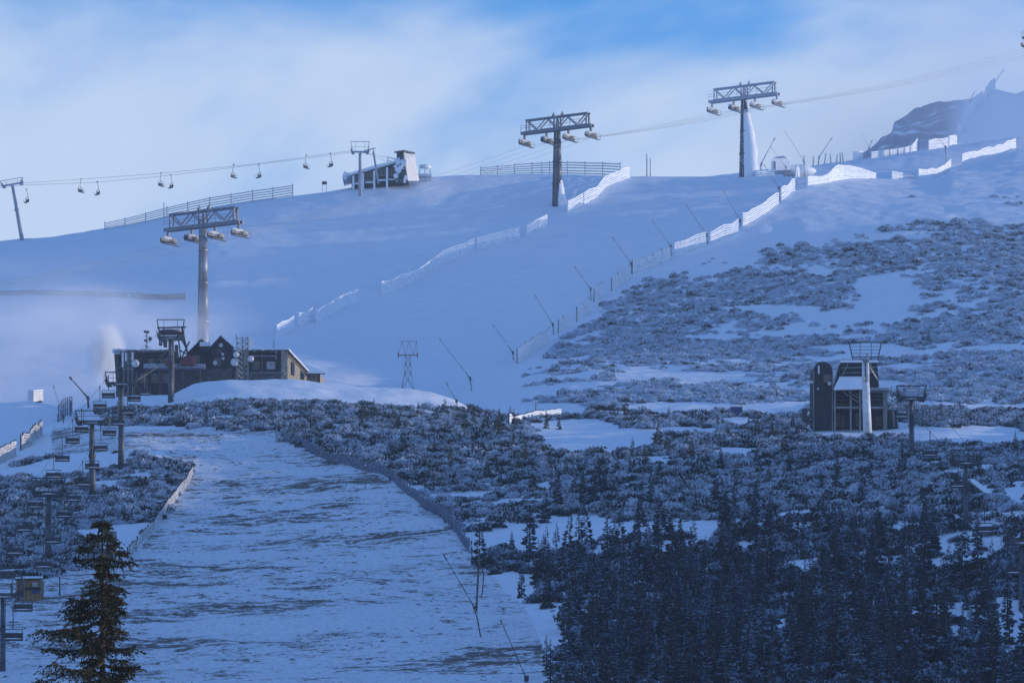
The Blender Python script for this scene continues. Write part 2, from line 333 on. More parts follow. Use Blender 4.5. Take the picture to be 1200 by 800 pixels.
bare = inside(PISTE_LOW, Uu, VV0) * 1.0
me = bpy.data.meshes.new('snow_ground')
nu, ny = XX.shape
co_ = np.stack([XX, YY, ZZ], -1).reshape(-1, 3)
idx = np.arange(nu * ny).reshape(nu, ny)
fc = np.stack([idx[:-1, :-1], idx[1:, :-1], idx[1:, 1:], idx[:-1, 1:]], -1).reshape(-1, 4)
def np_mesh(me, co_, fc):
    me.vertices.add(len(co_)); me.vertices.foreach_set('co', co_.astype(np.float32).ravel())
    k = fc.shape[1]; me.loops.add(fc.size); me.loops.foreach_set('vertex_index', fc.astype(np.int32).ravel())
    me.polygons.add(len(fc)); me.polygons.foreach_set('loop_start', (np.arange(len(fc)) * k).astype(np.int32)); me.update(calc_edges=True)
np_mesh(me, co_, fc)
me.polygons.foreach_set('use_smooth', np.ones(len(fc), bool))
def fattr(me, name, arr):
    at = me.attributes.new(name, 'FLOAT', 'POINT'); at.data.foreach_set('value', np.asarray(arr, np.float32).ravel())
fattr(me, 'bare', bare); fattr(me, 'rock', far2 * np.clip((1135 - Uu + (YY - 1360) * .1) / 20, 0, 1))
ground = bpy.data.objects.new('snow_ground', me); COL.objects.link(ground)
tag(ground, 'snow covered mountainside with brown grass showing through on the lower piste', kind='structure')
m = bpy.data.materials.new('snow_ground'); m.use_nodes = True; t = m.node_tree; t.nodes.clear(); l = t.links.new
o = N(t, 'ShaderNodeOutputMaterial'); b = N(t, 'ShaderNodeBsdfPrincipled'); l(b.outputs[0], o.inputs[0]); b.inputs['Roughness'].default_value = .7
g = N(t, 'ShaderNodeNewGeometry'); ab = N(t, 'ShaderNodeAttribute', attribute_name='bare'); ar = N(t, 'ShaderNodeAttribute', attribute_name='rock')
def tn(scale, det=6, ro=.6, vec=None):
    n = N(t, 'ShaderNodeTexNoise'); n.inputs['Scale'].default_value = scale; n.inputs['Detail'].default_value = det; n.inputs['Roughness'].default_value = ro; l(vec or g.outputs['Position'], n.inputs['Vector']); return n
def mr(src, a0, a1, b0=0, b1=1, sm=True):
    n = N(t, 'ShaderNodeMapRange', interpolation_type='SMOOTHSTEP' if sm else 'LINEAR'); n.inputs[1].default_value = a0; n.inputs[2].default_value = a1; n.inputs[3].default_value = b0; n.inputs[4].default_value = b1; l(src, n.inputs[0]); return n.outputs[0]
def ma(op, x, y):
    n = N(t, 'ShaderNodeMath', operation=op)
    for i, q in enumerate((x, y)):
        if isinstance(q, (int, float)): n.inputs[i].default_value = q
        else: l(q, n.inputs[i])
    return n.outputs[0]
mpg = N(t, 'ShaderNodeMapping'); mpg.inputs['Scale'].default_value = (.7, 1.15, .5); l(g.outputs['Position'], mpg.inputs[0])
big = tn(.06, 4, .6, mpg.outputs[0]); med = tn(.42, 6, .7, mpg.outputs[0]); fine = tn(2.5, 5, .7, mpg.outputs[0])
pat = ma('ADD', ma('MULTIPLY', big.outputs[0], .72), ma('ADD', ma('MULTIPLY', med.outputs[0], .95), ma('MULTIPLY', fine.outputs[0], .75)))
pm = ma('MULTIPLY', mr(pat, 1.245, 1.305), ab.outputs['Fac'])
grassc = N(t, 'ShaderNodeMixRGB'); grassc.inputs[1].default_value = (.03, .024, .02, 1); grassc.inputs[2].default_value = (.11, .085, .06, 1); l(fine.outputs[0], grassc.inputs[0])
snc = N(t, 'ShaderNodeMixRGB'); snc.inputs[1].default_value = (.70, .78, .88, 1); snc.inputs[2].default_value = (.86, .92, .98, 1); l(med.outputs[0], snc.inputs[0])
mx = N(t, 'ShaderNodeMixRGB'); l(pm, mx.inputs[0]); l(snc.outputs[0], mx.inputs[1]); l(grassc.outputs[0], mx.inputs[2])
rk = ma('MULTIPLY', ar.outputs['Fac'], mr(tn(.12, 6, .65).outputs[0], .33, .48)); mx2 = N(t, 'ShaderNodeMixRGB'); l(rk, mx2.inputs[0]); l(mx.outputs[0], mx2.inputs[1]); mx2.inputs[2].default_value = (.17, .21, .28, 1)
spk = mr(tn(.5, 5, .75).outputs[0], .70, .76)      # small stones and tufts showing through
mx3 = N(t, 'ShaderNodeMixRGB'); l(ma('MULTIPLY', spk, .8), mx3.inputs[0]); l(mx2.outputs[0], mx3.inputs[1]); mx3.inputs[2].default_value = (.08, .08, .08, 1)
thin = N(t, 'ShaderNodeMixRGB'); l(ma('MULTIPLY', mr(tn(2.6, 5, .8).outputs[0], .40, .62), ma('MULTIPLY', ab.outputs['Fac'], .34)), thin.inputs[0]); l(mx3.outputs[0], thin.inputs[1]); thin.inputs[2].default_value = (.16, .15, .14, 1)  # shade of the lower slope put into the snow colour as dark speckle
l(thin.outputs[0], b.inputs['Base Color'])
bp = N(t, 'ShaderNodeBump'); bp.inputs['Strength'].default_value = .55; bp.inputs['Distance'].default_value = .35; l(ma('ADD', ma('ADD', med.outputs[0], ma('MULTIPLY', fine.outputs[0], .25)), ma('MULTIPLY', tn(.16, 3, .5, mpg.outputs[0]).outputs[0], 2.2)), bp.inputs['Height']); l(bp.outputs[0], b.inputs['Normal'])
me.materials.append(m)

# ------------------------------------------------------------------ frosted scrub (geometry-node scatter)
hid = []
def shoots_mesh(name, mt, seed, n=170, flat=.75, spread=1.0):
    r = np.random.default_rng(seed); V = []; Fc = []; Fr = []
    for i in range(n):
        ph = r.uniform(0, 2 * np.pi); rad = spread * math.sqrt(r.uniform(0, 1)); h = flat * math.sqrt(max(0, 1 - (rad / spread) ** 2 * .9)) * r.uniform(.55, 1.1)
        tip = np.array([rad * math.cos(ph), rad * math.sin(ph), h]); dirn = np.array([math.cos(ph) * rad * .8, math.sin(ph) * rad * .8, .75]) + r.normal(0, .35, 3); dirn /= np.linalg.norm(dirn)
        Ln = r.uniform(.28, .55); base = tip - dirn * Ln; s1 = np.cross(dirn, r.normal(0, 1, 3)); s1 /= np.linalg.norm(s1); wv = r.uniform(.03, .075)
        fr = r.uniform(.25, 1.0) * (.55 + .45 * h / flat)
        for s in (s1, np.cross(dirn, s1)):
            k = len(V); mid = base + dirn * Ln * .6; V += [base, mid + s * wv, tip, mid - s * wv]; Fc.append((k, k + 1, k + 2, k + 3)); Fr += [fr * .25, fr, fr * 1.05, fr * .7]
    me = bpy.data.meshes.new(name); np_mesh(me, np.array(V), np.array(Fc)); fattr(me, 'frost', Fr); me.materials.append(mt)
    ob = bpy.data.objects.new(name, me); hid.append(ob); return ob
def scatter(name, label, pts, scl, kinds, mt, seeds, mesh_kw, objs=None):
    col = bpy.data.collections.new(name + '_kinds')
    for ob_ in objs or []: col.objects.link(ob_)
    for s in seeds: col.objects.link(shoots_mesh(name + '_plant', mt, s, **mesh_kw))
    me = bpy.data.meshes.new(name); me.vertices.add(len(pts)); me.vertices.foreach_set('co', np.asarray(pts, np.float32).ravel()); me.update()
    fattr(me, 'scl', scl)
    ob = bpy.data.objects.new(name, me); COL.objects.link(ob); tag(ob, label, kinds, kind='stuff')
    ng = bpy.data.node_groups.new(name, 'GeometryNodeTree'); ng.interface.new_socket('Geometry', in_out='INPUT', socket_type='NodeSocketGeometry'); ng.interface.new_socket('Geometry', in_out='OUTPUT', socket_type='NodeSocketGeometry')
    gi = N(ng, 'NodeGroupInput'); go = N(ng, 'NodeGroupOutput'); ip = N(ng, 'GeometryNodeInstanceOnPoints'); ci = N(ng, 'GeometryNodeCollectionInfo'); ci.inputs[0].default_value = col; ci.inputs[1].default_value = True; ci.inputs[2].default_value = True
    ip.inputs['Pick Instance'].default_value = True
    rv = N(ng, 'FunctionNodeRandomValue', data_type='FLOAT_VECTOR'); rv.inputs[0].default_value = (-.12, -.12, 0); rv.inputs[1].default_value = (.12, .12, 6.28)
    na = N(ng, 'GeometryNodeInputNamedAttribute', data_type='FLOAT'); na.inputs[0].default_value = 'scl'
    k = ng.links.new; k(gi.outputs[0], ip.inputs['Points']); k(ci.outputs[0], ip.inputs['Instance']); k(rv.outputs[0], ip.inputs['Rotation']); k(na.outputs[0], ip.inputs['Scale']); k(ip.outputs[0], go.inputs[0])
    md = ob.modifiers.new('scatter', 'NODES'); md.node_group = ng
    return ob
FB = [(600, 430), (644, 402), (666, 386), (690, 368), (705, 350), (737, 330), (785, 308), (827, 290), (865, 275), (912, 243), (942, 212), (1200, 200)]
NETF = [(324, 517), (375, 535), (412, 546), (450, 555), (476, 577), (514, 603), (552, 648), (590, 700), (650, 765), (655, 900)]
CLEAR = [(863, 494, 24, 6), (690, 524, 62, 9), (800, 505, 40, 5), (1160, 548, 30, 4), (700, 512, 75, 13), (672, 500, 60, 9), (1040, 345, 40, 26), (985, 372, 50, 9), (905, 362, 60, 5), (840, 395, 40, 4), (1010, 408, 60, 6), (800, 478, 70, 7), (905, 480, 40, 8), (820, 622, 26, 9), (790, 640, 30, 8), (940, 603, 30, 7), (680, 612, 40, 9), (860, 530, 30, 6), (1140, 512, 80, 12), (1020, 505, 80, 10), (1190, 580, 18, 14), (1150, 575, 20, 6), (480, 572, 40, 4), (540, 580, 30, 5), (560, 640, 26, 8), (600, 690, 30, 22), (625, 745, 40, 30), (630, 480, 60, 9), (690, 335, 30, 20), (620, 520, 0, 0), (870, 300, 24, 8), (1120, 660, 24, 5), (930, 665, 30, 5)]
def mask(u, v, x, y):
    n1 = np.where(v < 486, fbm(x * .7, y * 1.35, 19, 4, 1, .6), fbm(x, y * .8, 19, 3, 1)); n2 = fbm(x, y, 5, 2, 4); n = n1 * .72 + n2 * .28
    fb = np.interp(u, [p[0] for p in FB], [p[1] for p in FB]); reg = np.zeros(u.shape, int); den = np.zeros(u.shape)
    up = (u > 612) & (v > fb + 9) & (v < 486)
    top = np.interp(u, [600, 700, 760, 850, 900, 1000, 1120, 1200], [420, 345, 318, 290, 284, 276, 262, 268])
    th = np.interp(u, [600, 700, 850, 1000, 1200], [.58, .51, .48, .45, .42]) + np.interp(v - top, [-30, 0, 40], [.35, .12, 0]) + np.interp(v, [400, 420, 486], [0, .0, .02])
    k = up & (n > th - .07); reg[k] = 1; den[k] = np.clip((n[k] - th[k] + .07) / .10, .04, 1)
    nf = np.interp(v, [p[1] for p in NETF], [p[0] for p in NETF])
    md = (v >= 478) & (u > np.where(v < 517, 225 + (v < 500) * 0, nf + 6))
    md &= ~((v < 517) & (v > 502) & (u < 335))
    md |= (v > np.interp(u, [110, 200, 228, 300, 400, 470, 520, 568, 600], [500, 484, 473, 470, 472, 478, 484, 494, 486])) & (v < 505) & (u > 215) & (u < 620)
    md |= (u > 118) & (u < 230) & (v > 478) & (v < 499)
    k = md & (n > .30) & (v < 612); reg[k] = 2; den[k] = np.clip((n[k] - .30) / .12, .1, 1)
    k = md & (n > .36) & (v >= 592 + 34 * n2); reg[k] = 3; den[k] = np.clip((n[k] - .36) / .12, .1, .75)
    lf = (u < 222) & (v > np.interp(u, [0, 30, 60, 120, 160, 222], [556, 540, 533, 530, 530, 545])) & (v < np.interp(u, [0, 90, 150, 200, 225], [690, 668, 648, 590, 552]))
    k = lf & (n > np.interp(v, [530, 640, 690], [.40, .46, .6])) ; reg[k] = 2; den[k] = 1
    for cx, cy, rx, ry in CLEAR:
        if rx: reg[((u - cx) / rx) ** 2 + ((v - cy) / ry) ** 2 < .55 + .9 * (n2)] = 0
    reg[(u > 940) & (u < 1062) & (y > 522) & (y < 549)] = 0
    return reg, den
NC = 190000
uc = RNG.uniform(-60, 1270, NC); yc = np.sqrt(RNG.uniform(300 ** 2, 960 ** 2, NC)); xc = yc * (uc - 600) / F; zc = hgt(xc, yc); vc = 400 - ((zc - CZ) / yc - T0) * F
rg, dn = mask(uc, vc, xc, yc)
dens = np.choose(rg, [0, .56, .62, .50]); keep = (RNG.random(NC) < dens * dn) & (vc < 830) & (rg > 0) & ~((yc > 630) & (uc < 568))
for rid, nm, lb, mt, sd, sc in ((1, 'upper_scrub', 'rimed dwarf pine scrub in patches across the upper right slope', 'scrub_high', (1, 2, 3), (.58, 1.35)),
                        (2, 'middle_scrub', 'dense frosted dwarf pine scrub across the middle slope and below the restaurant', 'scrub_mid', (4, 5, 6), (.62, 1.5)),
                        (3, 'lower_scrub', 'dark frosted undergrowth between the spruces at the lower right', 'scrub_low', (7, 8, 9), (.7, 1.4))):
    k = keep & (rg == rid); s_ = np.clip(RNG.lognormal(math.log(sc[0] + .12), .34, k.sum()), .3, 1.75)
    scatter(nm, lb, np.stack([xc[k], yc[k], zc[k] - .12], -1), s_, 'scrub', M[mt], sd, {})
    print(nm, int(k.sum()))
# dead grass and heather tufts on the lower piste
k = inside(PISTE_LOW, uc, vc) & (RNG.random(NC) < .10) & (fbm(xc, yc, 9, 3, 6) > .50) & (vc < 830)
scatter('piste_tufts', 'brown grass tufts poking through the thin snow of the lower piste', np.stack([xc[k], yc[k], zc[k] - .1], -1), RNG.uniform(.12, .34, k.sum()), 'grass', M['scrub_low'], (21, 22), {'n': 50, 'flat': .8})

# ------------------------------------------------------------------ spruces
def needle_obj(name, V, Fc, Fr, mt):
    me = bpy.data.meshes.new(name); np_mesh(me, np.array(V), np.array(Fc)); fattr(me, 'frost', Fr); me.materials.append(mt); return me
def spruce_parts(seed, h, R, whorls, nb, mt):
    r = np.random.default_rng(seed); V = []; Fc = []; Fr = []
    def kite(p, q, wd, sag, f0, f1):
        d = q - p; s = np.cross(d, [0, 0, 1.]); s /= (np.linalg.norm(s) + 1e-9); k = len(V); mid = p + d * .55
        V.extend([p, mid + s * wd + [0, 0, -sag], q, mid - s * wd + [0, 0, -sag]]); Fc.append((k, k + 1, k + 2, k + 3)); Fr.extend([f0, f1, f1, f1 * .8])
    for i in range(whorls):
        t = (i + .3) / whorls; z = h * (.04 + .96 * t); Lb = R * (1 - t) ** .8 * r.uniform(.8, 1.12) + .1
        for j in range(nb):
            ph = r.uniform(0, 6.283); L = Lb * r.uniform(.65, 1.15); dr = r.uniform(.15, .5) * (1 - t) - .35 * t
            d = np.array([math.cos(ph), math.sin(ph), -dr]); p = np.array([0, 0, z + r.uniform(-.5, .5) * h / whorls]); q = p + d * L
            f = r.uniform(.2, .95); kite(p, q, L * .16, .05, f * .2, f)
            for s in (-1, 1):
                for fr_ in (.35, .62):
                    a_ = ph + s * r.uniform(.5, .9); p2 = p + d * L * fr_; q2 = p2 + np.array([math.cos(a_), math.sin(a_), -dr - .25]) * L * .38; kite(p2, q2, L * .09, .04, f * .3, f * r.uniform(.6, 1.1))
            k = len(V); V.extend([p + d * L * .2, q, p + d * L * .75 + [0, 0, -L * .28], p + d * L * .4 + [0, 0, -L * .22]]); Fc.append((k, k + 1, k + 2, k + 3)); Fr.extend([0, f * .3, 0, 0])
    kite(np.array([0, 0, h * .93]), np.array([.01, 0, h * 1.05]), .05, 0, .3, .6)
    tr = MB(); tr.tube((0, 0, -.4), (0, 0, h), .022 * h, .01, 6)
    return tr.mesh('trunk', M['bark']), needle_obj('crown', V, Fc, Fr, mt)
def put_tree(meshes, loc, s, rz, name, label, group):
    r = thing(name, label, 'tree', loc, rz, group); r.scale = (s * random.uniform(.85, 1.15), s * random.uniform(.85, 1.15), s)
    for nm, me in zip(('trunk', 'crown'), meshes):
        o_ = bpy.data.objects.new(nm, me); COL.objects.link(o_); o_.parent = r
    return r
SPR = [spruce_parts(40 + i, 6, R, wh, 7, M['spruce_dark']) for i, (R, wh) in enumerate(((1.15, 21), (.9, 20), (1.35, 22), (1.05, 19)))]
SPM = [spruce_parts(60 + i, 6, R, 17, 7, M['spruce_mid']) for i, R in enumerate((1.5, 1.9, 1.2))]
# named trees: (u, base v, height px, which, label)
NAMED = [(772, 527, 32, 1, 'lone small dark spruce standing on open snow at mid slope'), (741, 534, 22, 1, 'tiny spruce at the edge of the snow patch left of the lone spruce'),
 (797, 638, 36, 0, 'slim dark spruce in front of the bright snow gap in the forest'), (769, 634, 44, 0, 'slim spruce just left of the bright snow gap in the forest'),
 (965, 612, 34, 0, 'round topped spruce below the snow patch at right of centre'), (611, 700, 42, 0, 'small bushy spruce alone on snow beside the leaning timber pole'),
 (640, 502, 24, 1, 'small spruce in front of the short warm lit fence'), (545, 505, 22, 1, 'little greenish spruce at the tip of the bright snow bank'),
 (512, 500, 26, 1, 'dark little spruce left of the bright snow bank tip'), (490, 490, 20, 1, 'little spruce under the thin lance on the snow bank'), (655, 503, 20, 1, 'little spruce right of the short warm lit fence'),
 (585, 508, 30, 1, 'greenish spruce below the left end of the short warm lit fence')]
used = []
for u, v, hp, wh, lb in NAMED:
    p = G(u, v); used.append((u, v)); s = hp * p.y / F / 6
    put_tree(random.choice(SPR if wh == 0 else SPM), p, s, random.uniform(0, 6), 'spruce_tree', lb, None)
cand = []
tries = 0
while len(cand) < 240 and tries < 40000:
    tries += 1
    u = random.uniform(545, 1215); v = random.uniform(545, 850)
    le = np.interp(v, [560, 620, 650, 700, 760, 850], [640, 600, 580, 610, 650, 665])
    if u < le + random.uniform(-45, 25) ** 1: continue
    pr = np.interp(v, [560, 600, 640, 700, 850], [.22, .45, .7, 1, 1]) * np.interp(u, [575, 700, 780, 900, 1050, 1200], [.7, 1, 1, .85, .8, .55])
    if random.random() > pr: continue
    if any(abs(u - a_) < 9 + (v - 560) * .02 and abs(v - b_) < 7 for a_, b_ in used): continue
    if any(((u - cx) / (rx + 4)) ** 2 + ((v - cy - 4) / (ry + 12)) ** 2 < 1 for cx, cy, rx, ry in CLEAR if rx): continue
    used.append((u, v)); cand.append((u, v))
for u, v in cand:
    p = G(u, v, 200) if v <= 800 else G(u, v, 150)
    hp = np.interp(v, [560, 620, 700, 800], [26, 40, 58, 76]) * random.choice([.5, .7, .85, 1, 1.15, 1.4]) * random.uniform(.9, 1.1)
    s = hp * p.y / F / 6
    sz = 'tall' if hp > np.interp(v, [560, 620, 700, 800], [30, 47, 66, 84]) else 'small' if hp < np.interp(v, [560, 620, 700, 800], [19, 30, 44, 58]) else 'medium'
    row = 'in the upper fringe' if v < 620 else 'in the upper part' if v < 670 else 'in the middle' if v < 730 else 'in the lower part' if v < 790 else 'at the bottom edge'
    colm = 'beside the lower piste' if u < 690 else 'below the lone spruce' if u < 800 else 'below the bright snow gap' if u < 890 else 'below the right snow patch' if u < 1000 else 'below the white mast' if u < 1100 else 'near the right edge'
    lb = f'{sz} dark spruce {row} of the forest {colm}'; gp = f'{sz} spruces {row} of the forest {colm}'
    put_tree(random.choice(SPR), p, s, random.uniform(0, 6), 'spruce_tree', lb, gp)
def wh_(u, v):
    r_ = 'just below the bright snow bank' if u < 560 and v < 530 else 'beside the long net fence' if u < 560 else 'below the short lit fence' if u < 680 else 'around the lone spruce' if u < 800 else 'left of the right lift station' if u < 945 and v < 530 else 'above the right snow patch' if u < 1060 else 'around the second right lift tower'
    return r_
for i in range(85):                       # sparse small trees in the scrub
    u = random.uniform(420, 1190); v = random.uniform(485, 585)
    if u < np.interp(v, [p[1] for p in NETF], [p[0] for p in NETF]) + 15 or any(((u - cx) / (rx + 4)) ** 2 + ((v - cy) / (ry + 5)) ** 2 < 1 for cx, cy, rx, ry in CLEAR if rx) or 940 < u < 1060: continue
    p = G(u, v); put_tree(random.choice(SPM), p, random.uniform(14, 27) * p.y / F / 6, random.uniform(0, 6), 'spruce_tree', *(lambda w_: (f'{w_} spruce in the frosted scrub {wh_(u, v)}', f'{w_} spruces in the frosted scrub {wh_(u, v)}'))('slender' if i % 2 else 'small greenish'))
k = (vc > 600) & (vc < 850) & (uc > np.interp(vc, [560, 620, 650, 700, 760, 850], [640, 615, 610, 640, 665, 675])) & (RNG.random(NC) < np.interp(vc, [600, 650, 700, 850], [.012, .028, .045, .06]) * np.interp(uc, [600, 1000, 1200], [1, .9, .55]))
for cx, cy, rx, ry in CLEAR:
    if rx: k &= ((uc - cx) / (rx + 2)) ** 2 + ((vc - cy - 6) / (ry + 10)) ** 2 > 1
scatter('forest_understorey', 'mass of smaller dark spruces filling the forest at the lower right', np.stack([xc[k], yc[k], zc[k] - .1], -1), RNG.uniform(.35, .85, k.sum()), 'trees', None, (), {}, [bpy.data.objects.new('understorey_spruce', q[1]) for q in SPR])
print('understorey', int(k.sum()))
# foreground spruce
def hero():
    r = np.random.default_rng(5); h = 12.0; base = gy(120, 100); base.z = float(hgt(base.x, base.y))
    top = W(118, 606, 100).z - base.z
    t_ = thing('spruce_tree', 'large olive green spruce in the left foreground cut by the bottom edge', 'tree', base)
    tr = MB(); tr.tube((0, 0, -.3), (0, 0, top * .5), .16, .10, 10); tr.tube((0, 0, top * .5), (0, 0, top), .10, .015, 8); tr.build('trunk', M['bark'], t_)
    br = MB(); V = []; Fc = []; Fr = []
    def blade(p, d, ln, wd):
        s = np.cross(d, r.normal(0, 1, 3)); s /= np.linalg.norm(s) + 1e-9; k = len(V); V.extend([p - s * wd * .3, p + d * ln * .5 + s * wd, p + d * ln, p + d * ln * .45 - s * wd]); Fc.append((k, k + 1, k + 2, k + 3)); q = r.uniform(0, 1); Fr.extend([q] * 4)
    def twig(p, q, n):
        d = q - p; L = np.linalg.norm(d); d = d / L
        for i in range(n):
            c = p + (q - p) * (i + r.random()) / n; dd = d * .7 + r.normal(0, .5, 3); dd /= np.linalg.norm(dd); blade(c, dd, r.uniform(.05, .10), r.uniform(.012, .026))
        blade(q, d, .09, .025)
    HS = np.random.default_rng(17).choice([.35, .65, 1.0, 1.35], (40, 6)); z = .8; i = 0
    while z < top - .1:
        t = z / top; up = top - z
        vis = z > 5.0
        Lb = min(1.6, .16 + .56 * up ** .62) * r.uniform(.72, 1.2)
        # the irregular outline of the photograph: long low right bough, gaps on the left
        for j in range(6 if vis else 5):
            ph = j * 6.283 / 5 + i * 2.4 + r.uniform(-.4, .4); L = Lb * r.choice([.6, .8, .95, 1.15]) * r.uniform(.85, 1.1) * HS[int(z / .55) % 40, int(ph % 6.283 / 1.05) % 6]; d0 = np.array([math.cos(ph), math.sin(ph), 0])
            if r.random() < .15: continue
            sag = r.uniform(.10, .35) * L; lift = r.uniform(.05, .22) * L; n_ = 5; P = [np.array([0, 0, z + r.uniform(-.06, .06)])]
            for a_ in range(1, n_ + 1):
                f = a_ / n_; P.append(np.array([0, 0, z]) + d0 * L * f + np.array([0, 0, -sag * f + lift * f ** 3]))
            for a_ in range(n_): br.tube(P[a_], P[a_ + 1], .022 * (1 - a_ / n_) * L + .004, .022 * (1 - (a_ + 1) / n_) * L + .004, 5)
            ns = int((10 if vis else 5) * max(L, .3) ** .6) + 2
            for k_ in range(ns):
                f = .22 + .78 * (k_ + r.random()) / ns; a0 = min(int(f * n_), n_ - 1); p = P[a0] + (P[a0 + 1] - P[a0]) * (f * n_ - a0)
                for s in (-1, 1):
                    a2 = ph + s * r.uniform(.5, 1.2); Lt = L * .34 * (1.15 - f * .6) * r.uniform(.6, 1.2) + .05
                    q = p + np.array([math.cos(a2), math.sin(a2), r.uniform(-.75, -.05)]) * Lt; twig(p, q, int((16 if vis else 6) * max(.4, Lt * 2.5)))
                if r.random() < .6: twig(p, p + np.array([r.normal(0, .05), r.normal(0, .05), -r.uniform(.08, .22)]), 8 if vis else 3)
            twig(P[-2], P[-1], 22 if vis else 8)
        z += (r.uniform(.13, .26) if vis else .42); i += 1
    br.build('branch', M['bark'], t_, kind='stuff')
    print('hero quads', len(Fc))
    o_ = bpy.data.objects.new('crown', needle_obj('crown', V, Fc, Fr, M['spruce_hero'])); COL.objects.link(o_); o_.parent = t_
hero()

# ------------------------------------------------------------------ snow fences
def fence(pts, h, label, matn='slat_rimed', post='timber_post', step=3.2, slats=5, vertical=False, name='snow_fence', group='snow fences on the slopes', gapfill=.8, wav=.25, tops=None):
    """pts: ground points in order. A panel between each two posts, each panel and post a part."""
    P = [Vector(p) for p in pts]; seg = [0]
    for a_, b_ in zip(P[:-1], P[1:]): seg.append(seg[-1] + (b_ - a_).length)
    n = max(1, round(seg[-1] / step)); n = min(n, 60)
    def at(s):
        for i in range(len(seg) - 1):
            if s <= seg[i + 1] + 1e-6: f = (s - seg[i]) / max(1e-6, seg[i + 1] - seg[i]); p = P[i].lerp(P[i + 1], f); p.z = float(hgt(p.x, p.y)); return p
        return P[-1]
    pos = [at(seg[-1] * i / n) for i in range(n + 1)]
    r = thing(name, label, 'fence', pos[0], 0, group)
    rr = random.Random(len(label) + int(h * 10)); hh = [h * rr.uniform(.88, 1.08) for _ in pos]
    if tops: hh = [np.interp(i / n, [q[0] for q in tops], [q[1] for q in tops]) for i in range(n + 1)]
    for i, p in enumerate(pos):
        mb = MB(); mb.beam(p - Vector((0, 0, .3)), p + Vector((rr.uniform(-.05, .05), rr.uniform(-.05, .05), hh[i] + .12)), .16); mb.build('post', M[post], r, True)
    for i in range(n):
        p, q = pos[i], pos[i + 1]; mb = MB(); d = (q - p).normalized(); side = Vector((d.y, -d.x, 0)).normalized() * .12
        if vertical:
            for z in (.12, .88):
                mb.beam(p + side + Vector((0, 0, hh[i] * z)), q + side + Vector((0, 0, hh[i + 1] * z)), .05, .08)
            k = max(3, int((q - p).length / .35))
            for j in range(k):
                f = (j + .5) / k; b_ = p.lerp(q, f) + side * 1.5; mb.beam(b_ + Vector((0, 0, .05)), b_ + Vector((0, 0, (hh[i] * (1 - f) + hh[i + 1] * f) * rr.uniform(.9, 1.04))), .35 * gapfill, .03)
        else:
            for j in range(slats):
                z0 = (j + .5) / slats; wz = rr.uniform(-.04, .04)
                hw = (hh[i] + hh[i + 1]) / 2 / slats * gapfill
                mb.beam(p + side + Vector((0, 0, hh[i] * z0 + wz)), q + side + Vector((0, 0, hh[i + 1] * z0 + wz)), .04, hw)
        mb.build('slat_panel', M[matn], r, True)
    return r
def gp(lst, y0=240, y1=1500): return [G(u, v, y0, y1) for u, v in lst]
WF = 'snow fences along the pistes'
for pts, lb in (([(324, 395), (344, 386)], 'faint lowest snow fence panel seen through mist left of the upper piste'),
                ([(350, 382), (366, 376)], 'faint short snow fence just above the lowest one in the mist'),
                ([(371, 378), (395, 364), (419, 353)], 'faint snow fence in mist, third from the bottom left of the upper piste'),
                ([(447, 345), (485, 331), (520, 308), (555, 294)], 'long white rimed snow fence left of the upper piste, curving'),
                ([(559, 293), (583, 286), (609, 280)], 'white rimed snow fence right after the long curving one'),
                ([(617, 277), (641, 265)], 'short white rimed snow fence just below the middle tower'),
                ([(665, 249), (683, 240)], 'short white rimed snow fence touching the foot of the middle tower'),
                ([(684, 239), (698, 232), (711, 218), (738, 208)], 'white rimed snow fence climbing to the skyline right of the middle tower')):
    fence(gp(lb and pts, 700), 2.6, lb, 'slat_rimed', 'slat_rimed', 3.4, 6, group=WF, gapfill=.7)
for pts, lb, mt, vert in (([(606, 426), (644, 400)], 'lowest pale picket snow fence right of the upper piste', 'slat_rimed', True),
                ([(654, 391), (666, 384)], 'short pale picket fence just above the lowest picket fence', 'slat_rimed', True),
                ([(676, 377), (690, 366)], 'third picket fence from the bottom right of the upper piste', 'slat_rimed', True),
                ([(696, 354), (705, 347)], 'very short whitish picket fence, fourth from the bottom', 'slat_rimed', True),
                ([(717, 341), (737, 327)], 'white topped snow fence below the diagonal lance at centre', 'slat_rimed', True),
                ([(741, 321), (760, 315), (785, 304)], 'white snow fence in the middle of the diagonal row', 'slat_rimed', True),
                ([(790, 299), (827, 287)], 'white sagging snow fence left of the third gap from the crest', 'slat_rimed', False),
                ([(832, 286), (865, 272)], 'white sagging snow fence right of the third gap from the crest', 'slat_rimed', False),
                ([(870, 265), (890, 254), (912, 239)], 'long white snow fence climbing to the lance below the crest', 'slat_rimed', False),
                ([(915, 235), (931, 223)], 'white snow fence just below the crest of the diagonal row', 'slat_rimed', False),
                ([(932, 217), (943, 206)], 'short steep white snow fence reaching the crest', 'slat_rimed', False)):
    fence(gp(pts, 600), 2.7, lb, mt, 'timber_post' if vert else 'slat_rimed', 2.6, 6, vert, group=WF, gapfill=.7)
fence([gy(946, 905), gy(970, 915), gy(985, 925), gy(1026, 938)], 2.2, 'bright white humped snow fence on the crest right of the tall lance', 'slat_rimed', 'slat_rimed', 3, 7, group=WF, tops=[(0, 2.0), (.25, 1.6), (.5, 3.6), (.7, 3.0), (1, 1.2)], gapfill=.9)
fence([gy(1045, 945), gy(1071, 950)], 1.8, 'low half buried white snow fence in the dip of the crest', 'slat_rimed', 'slat_rimed', 2.5, 4, group=WF, gapfill=.9)
fence([gy(1076, 948), gy(1098, 957), gy(1114, 973)], 2.6, 'white snow fence rising to the right out of the dip', 'slat_rimed', 'slat_rimed', 2.5, 6, group=WF, gapfill=.9)
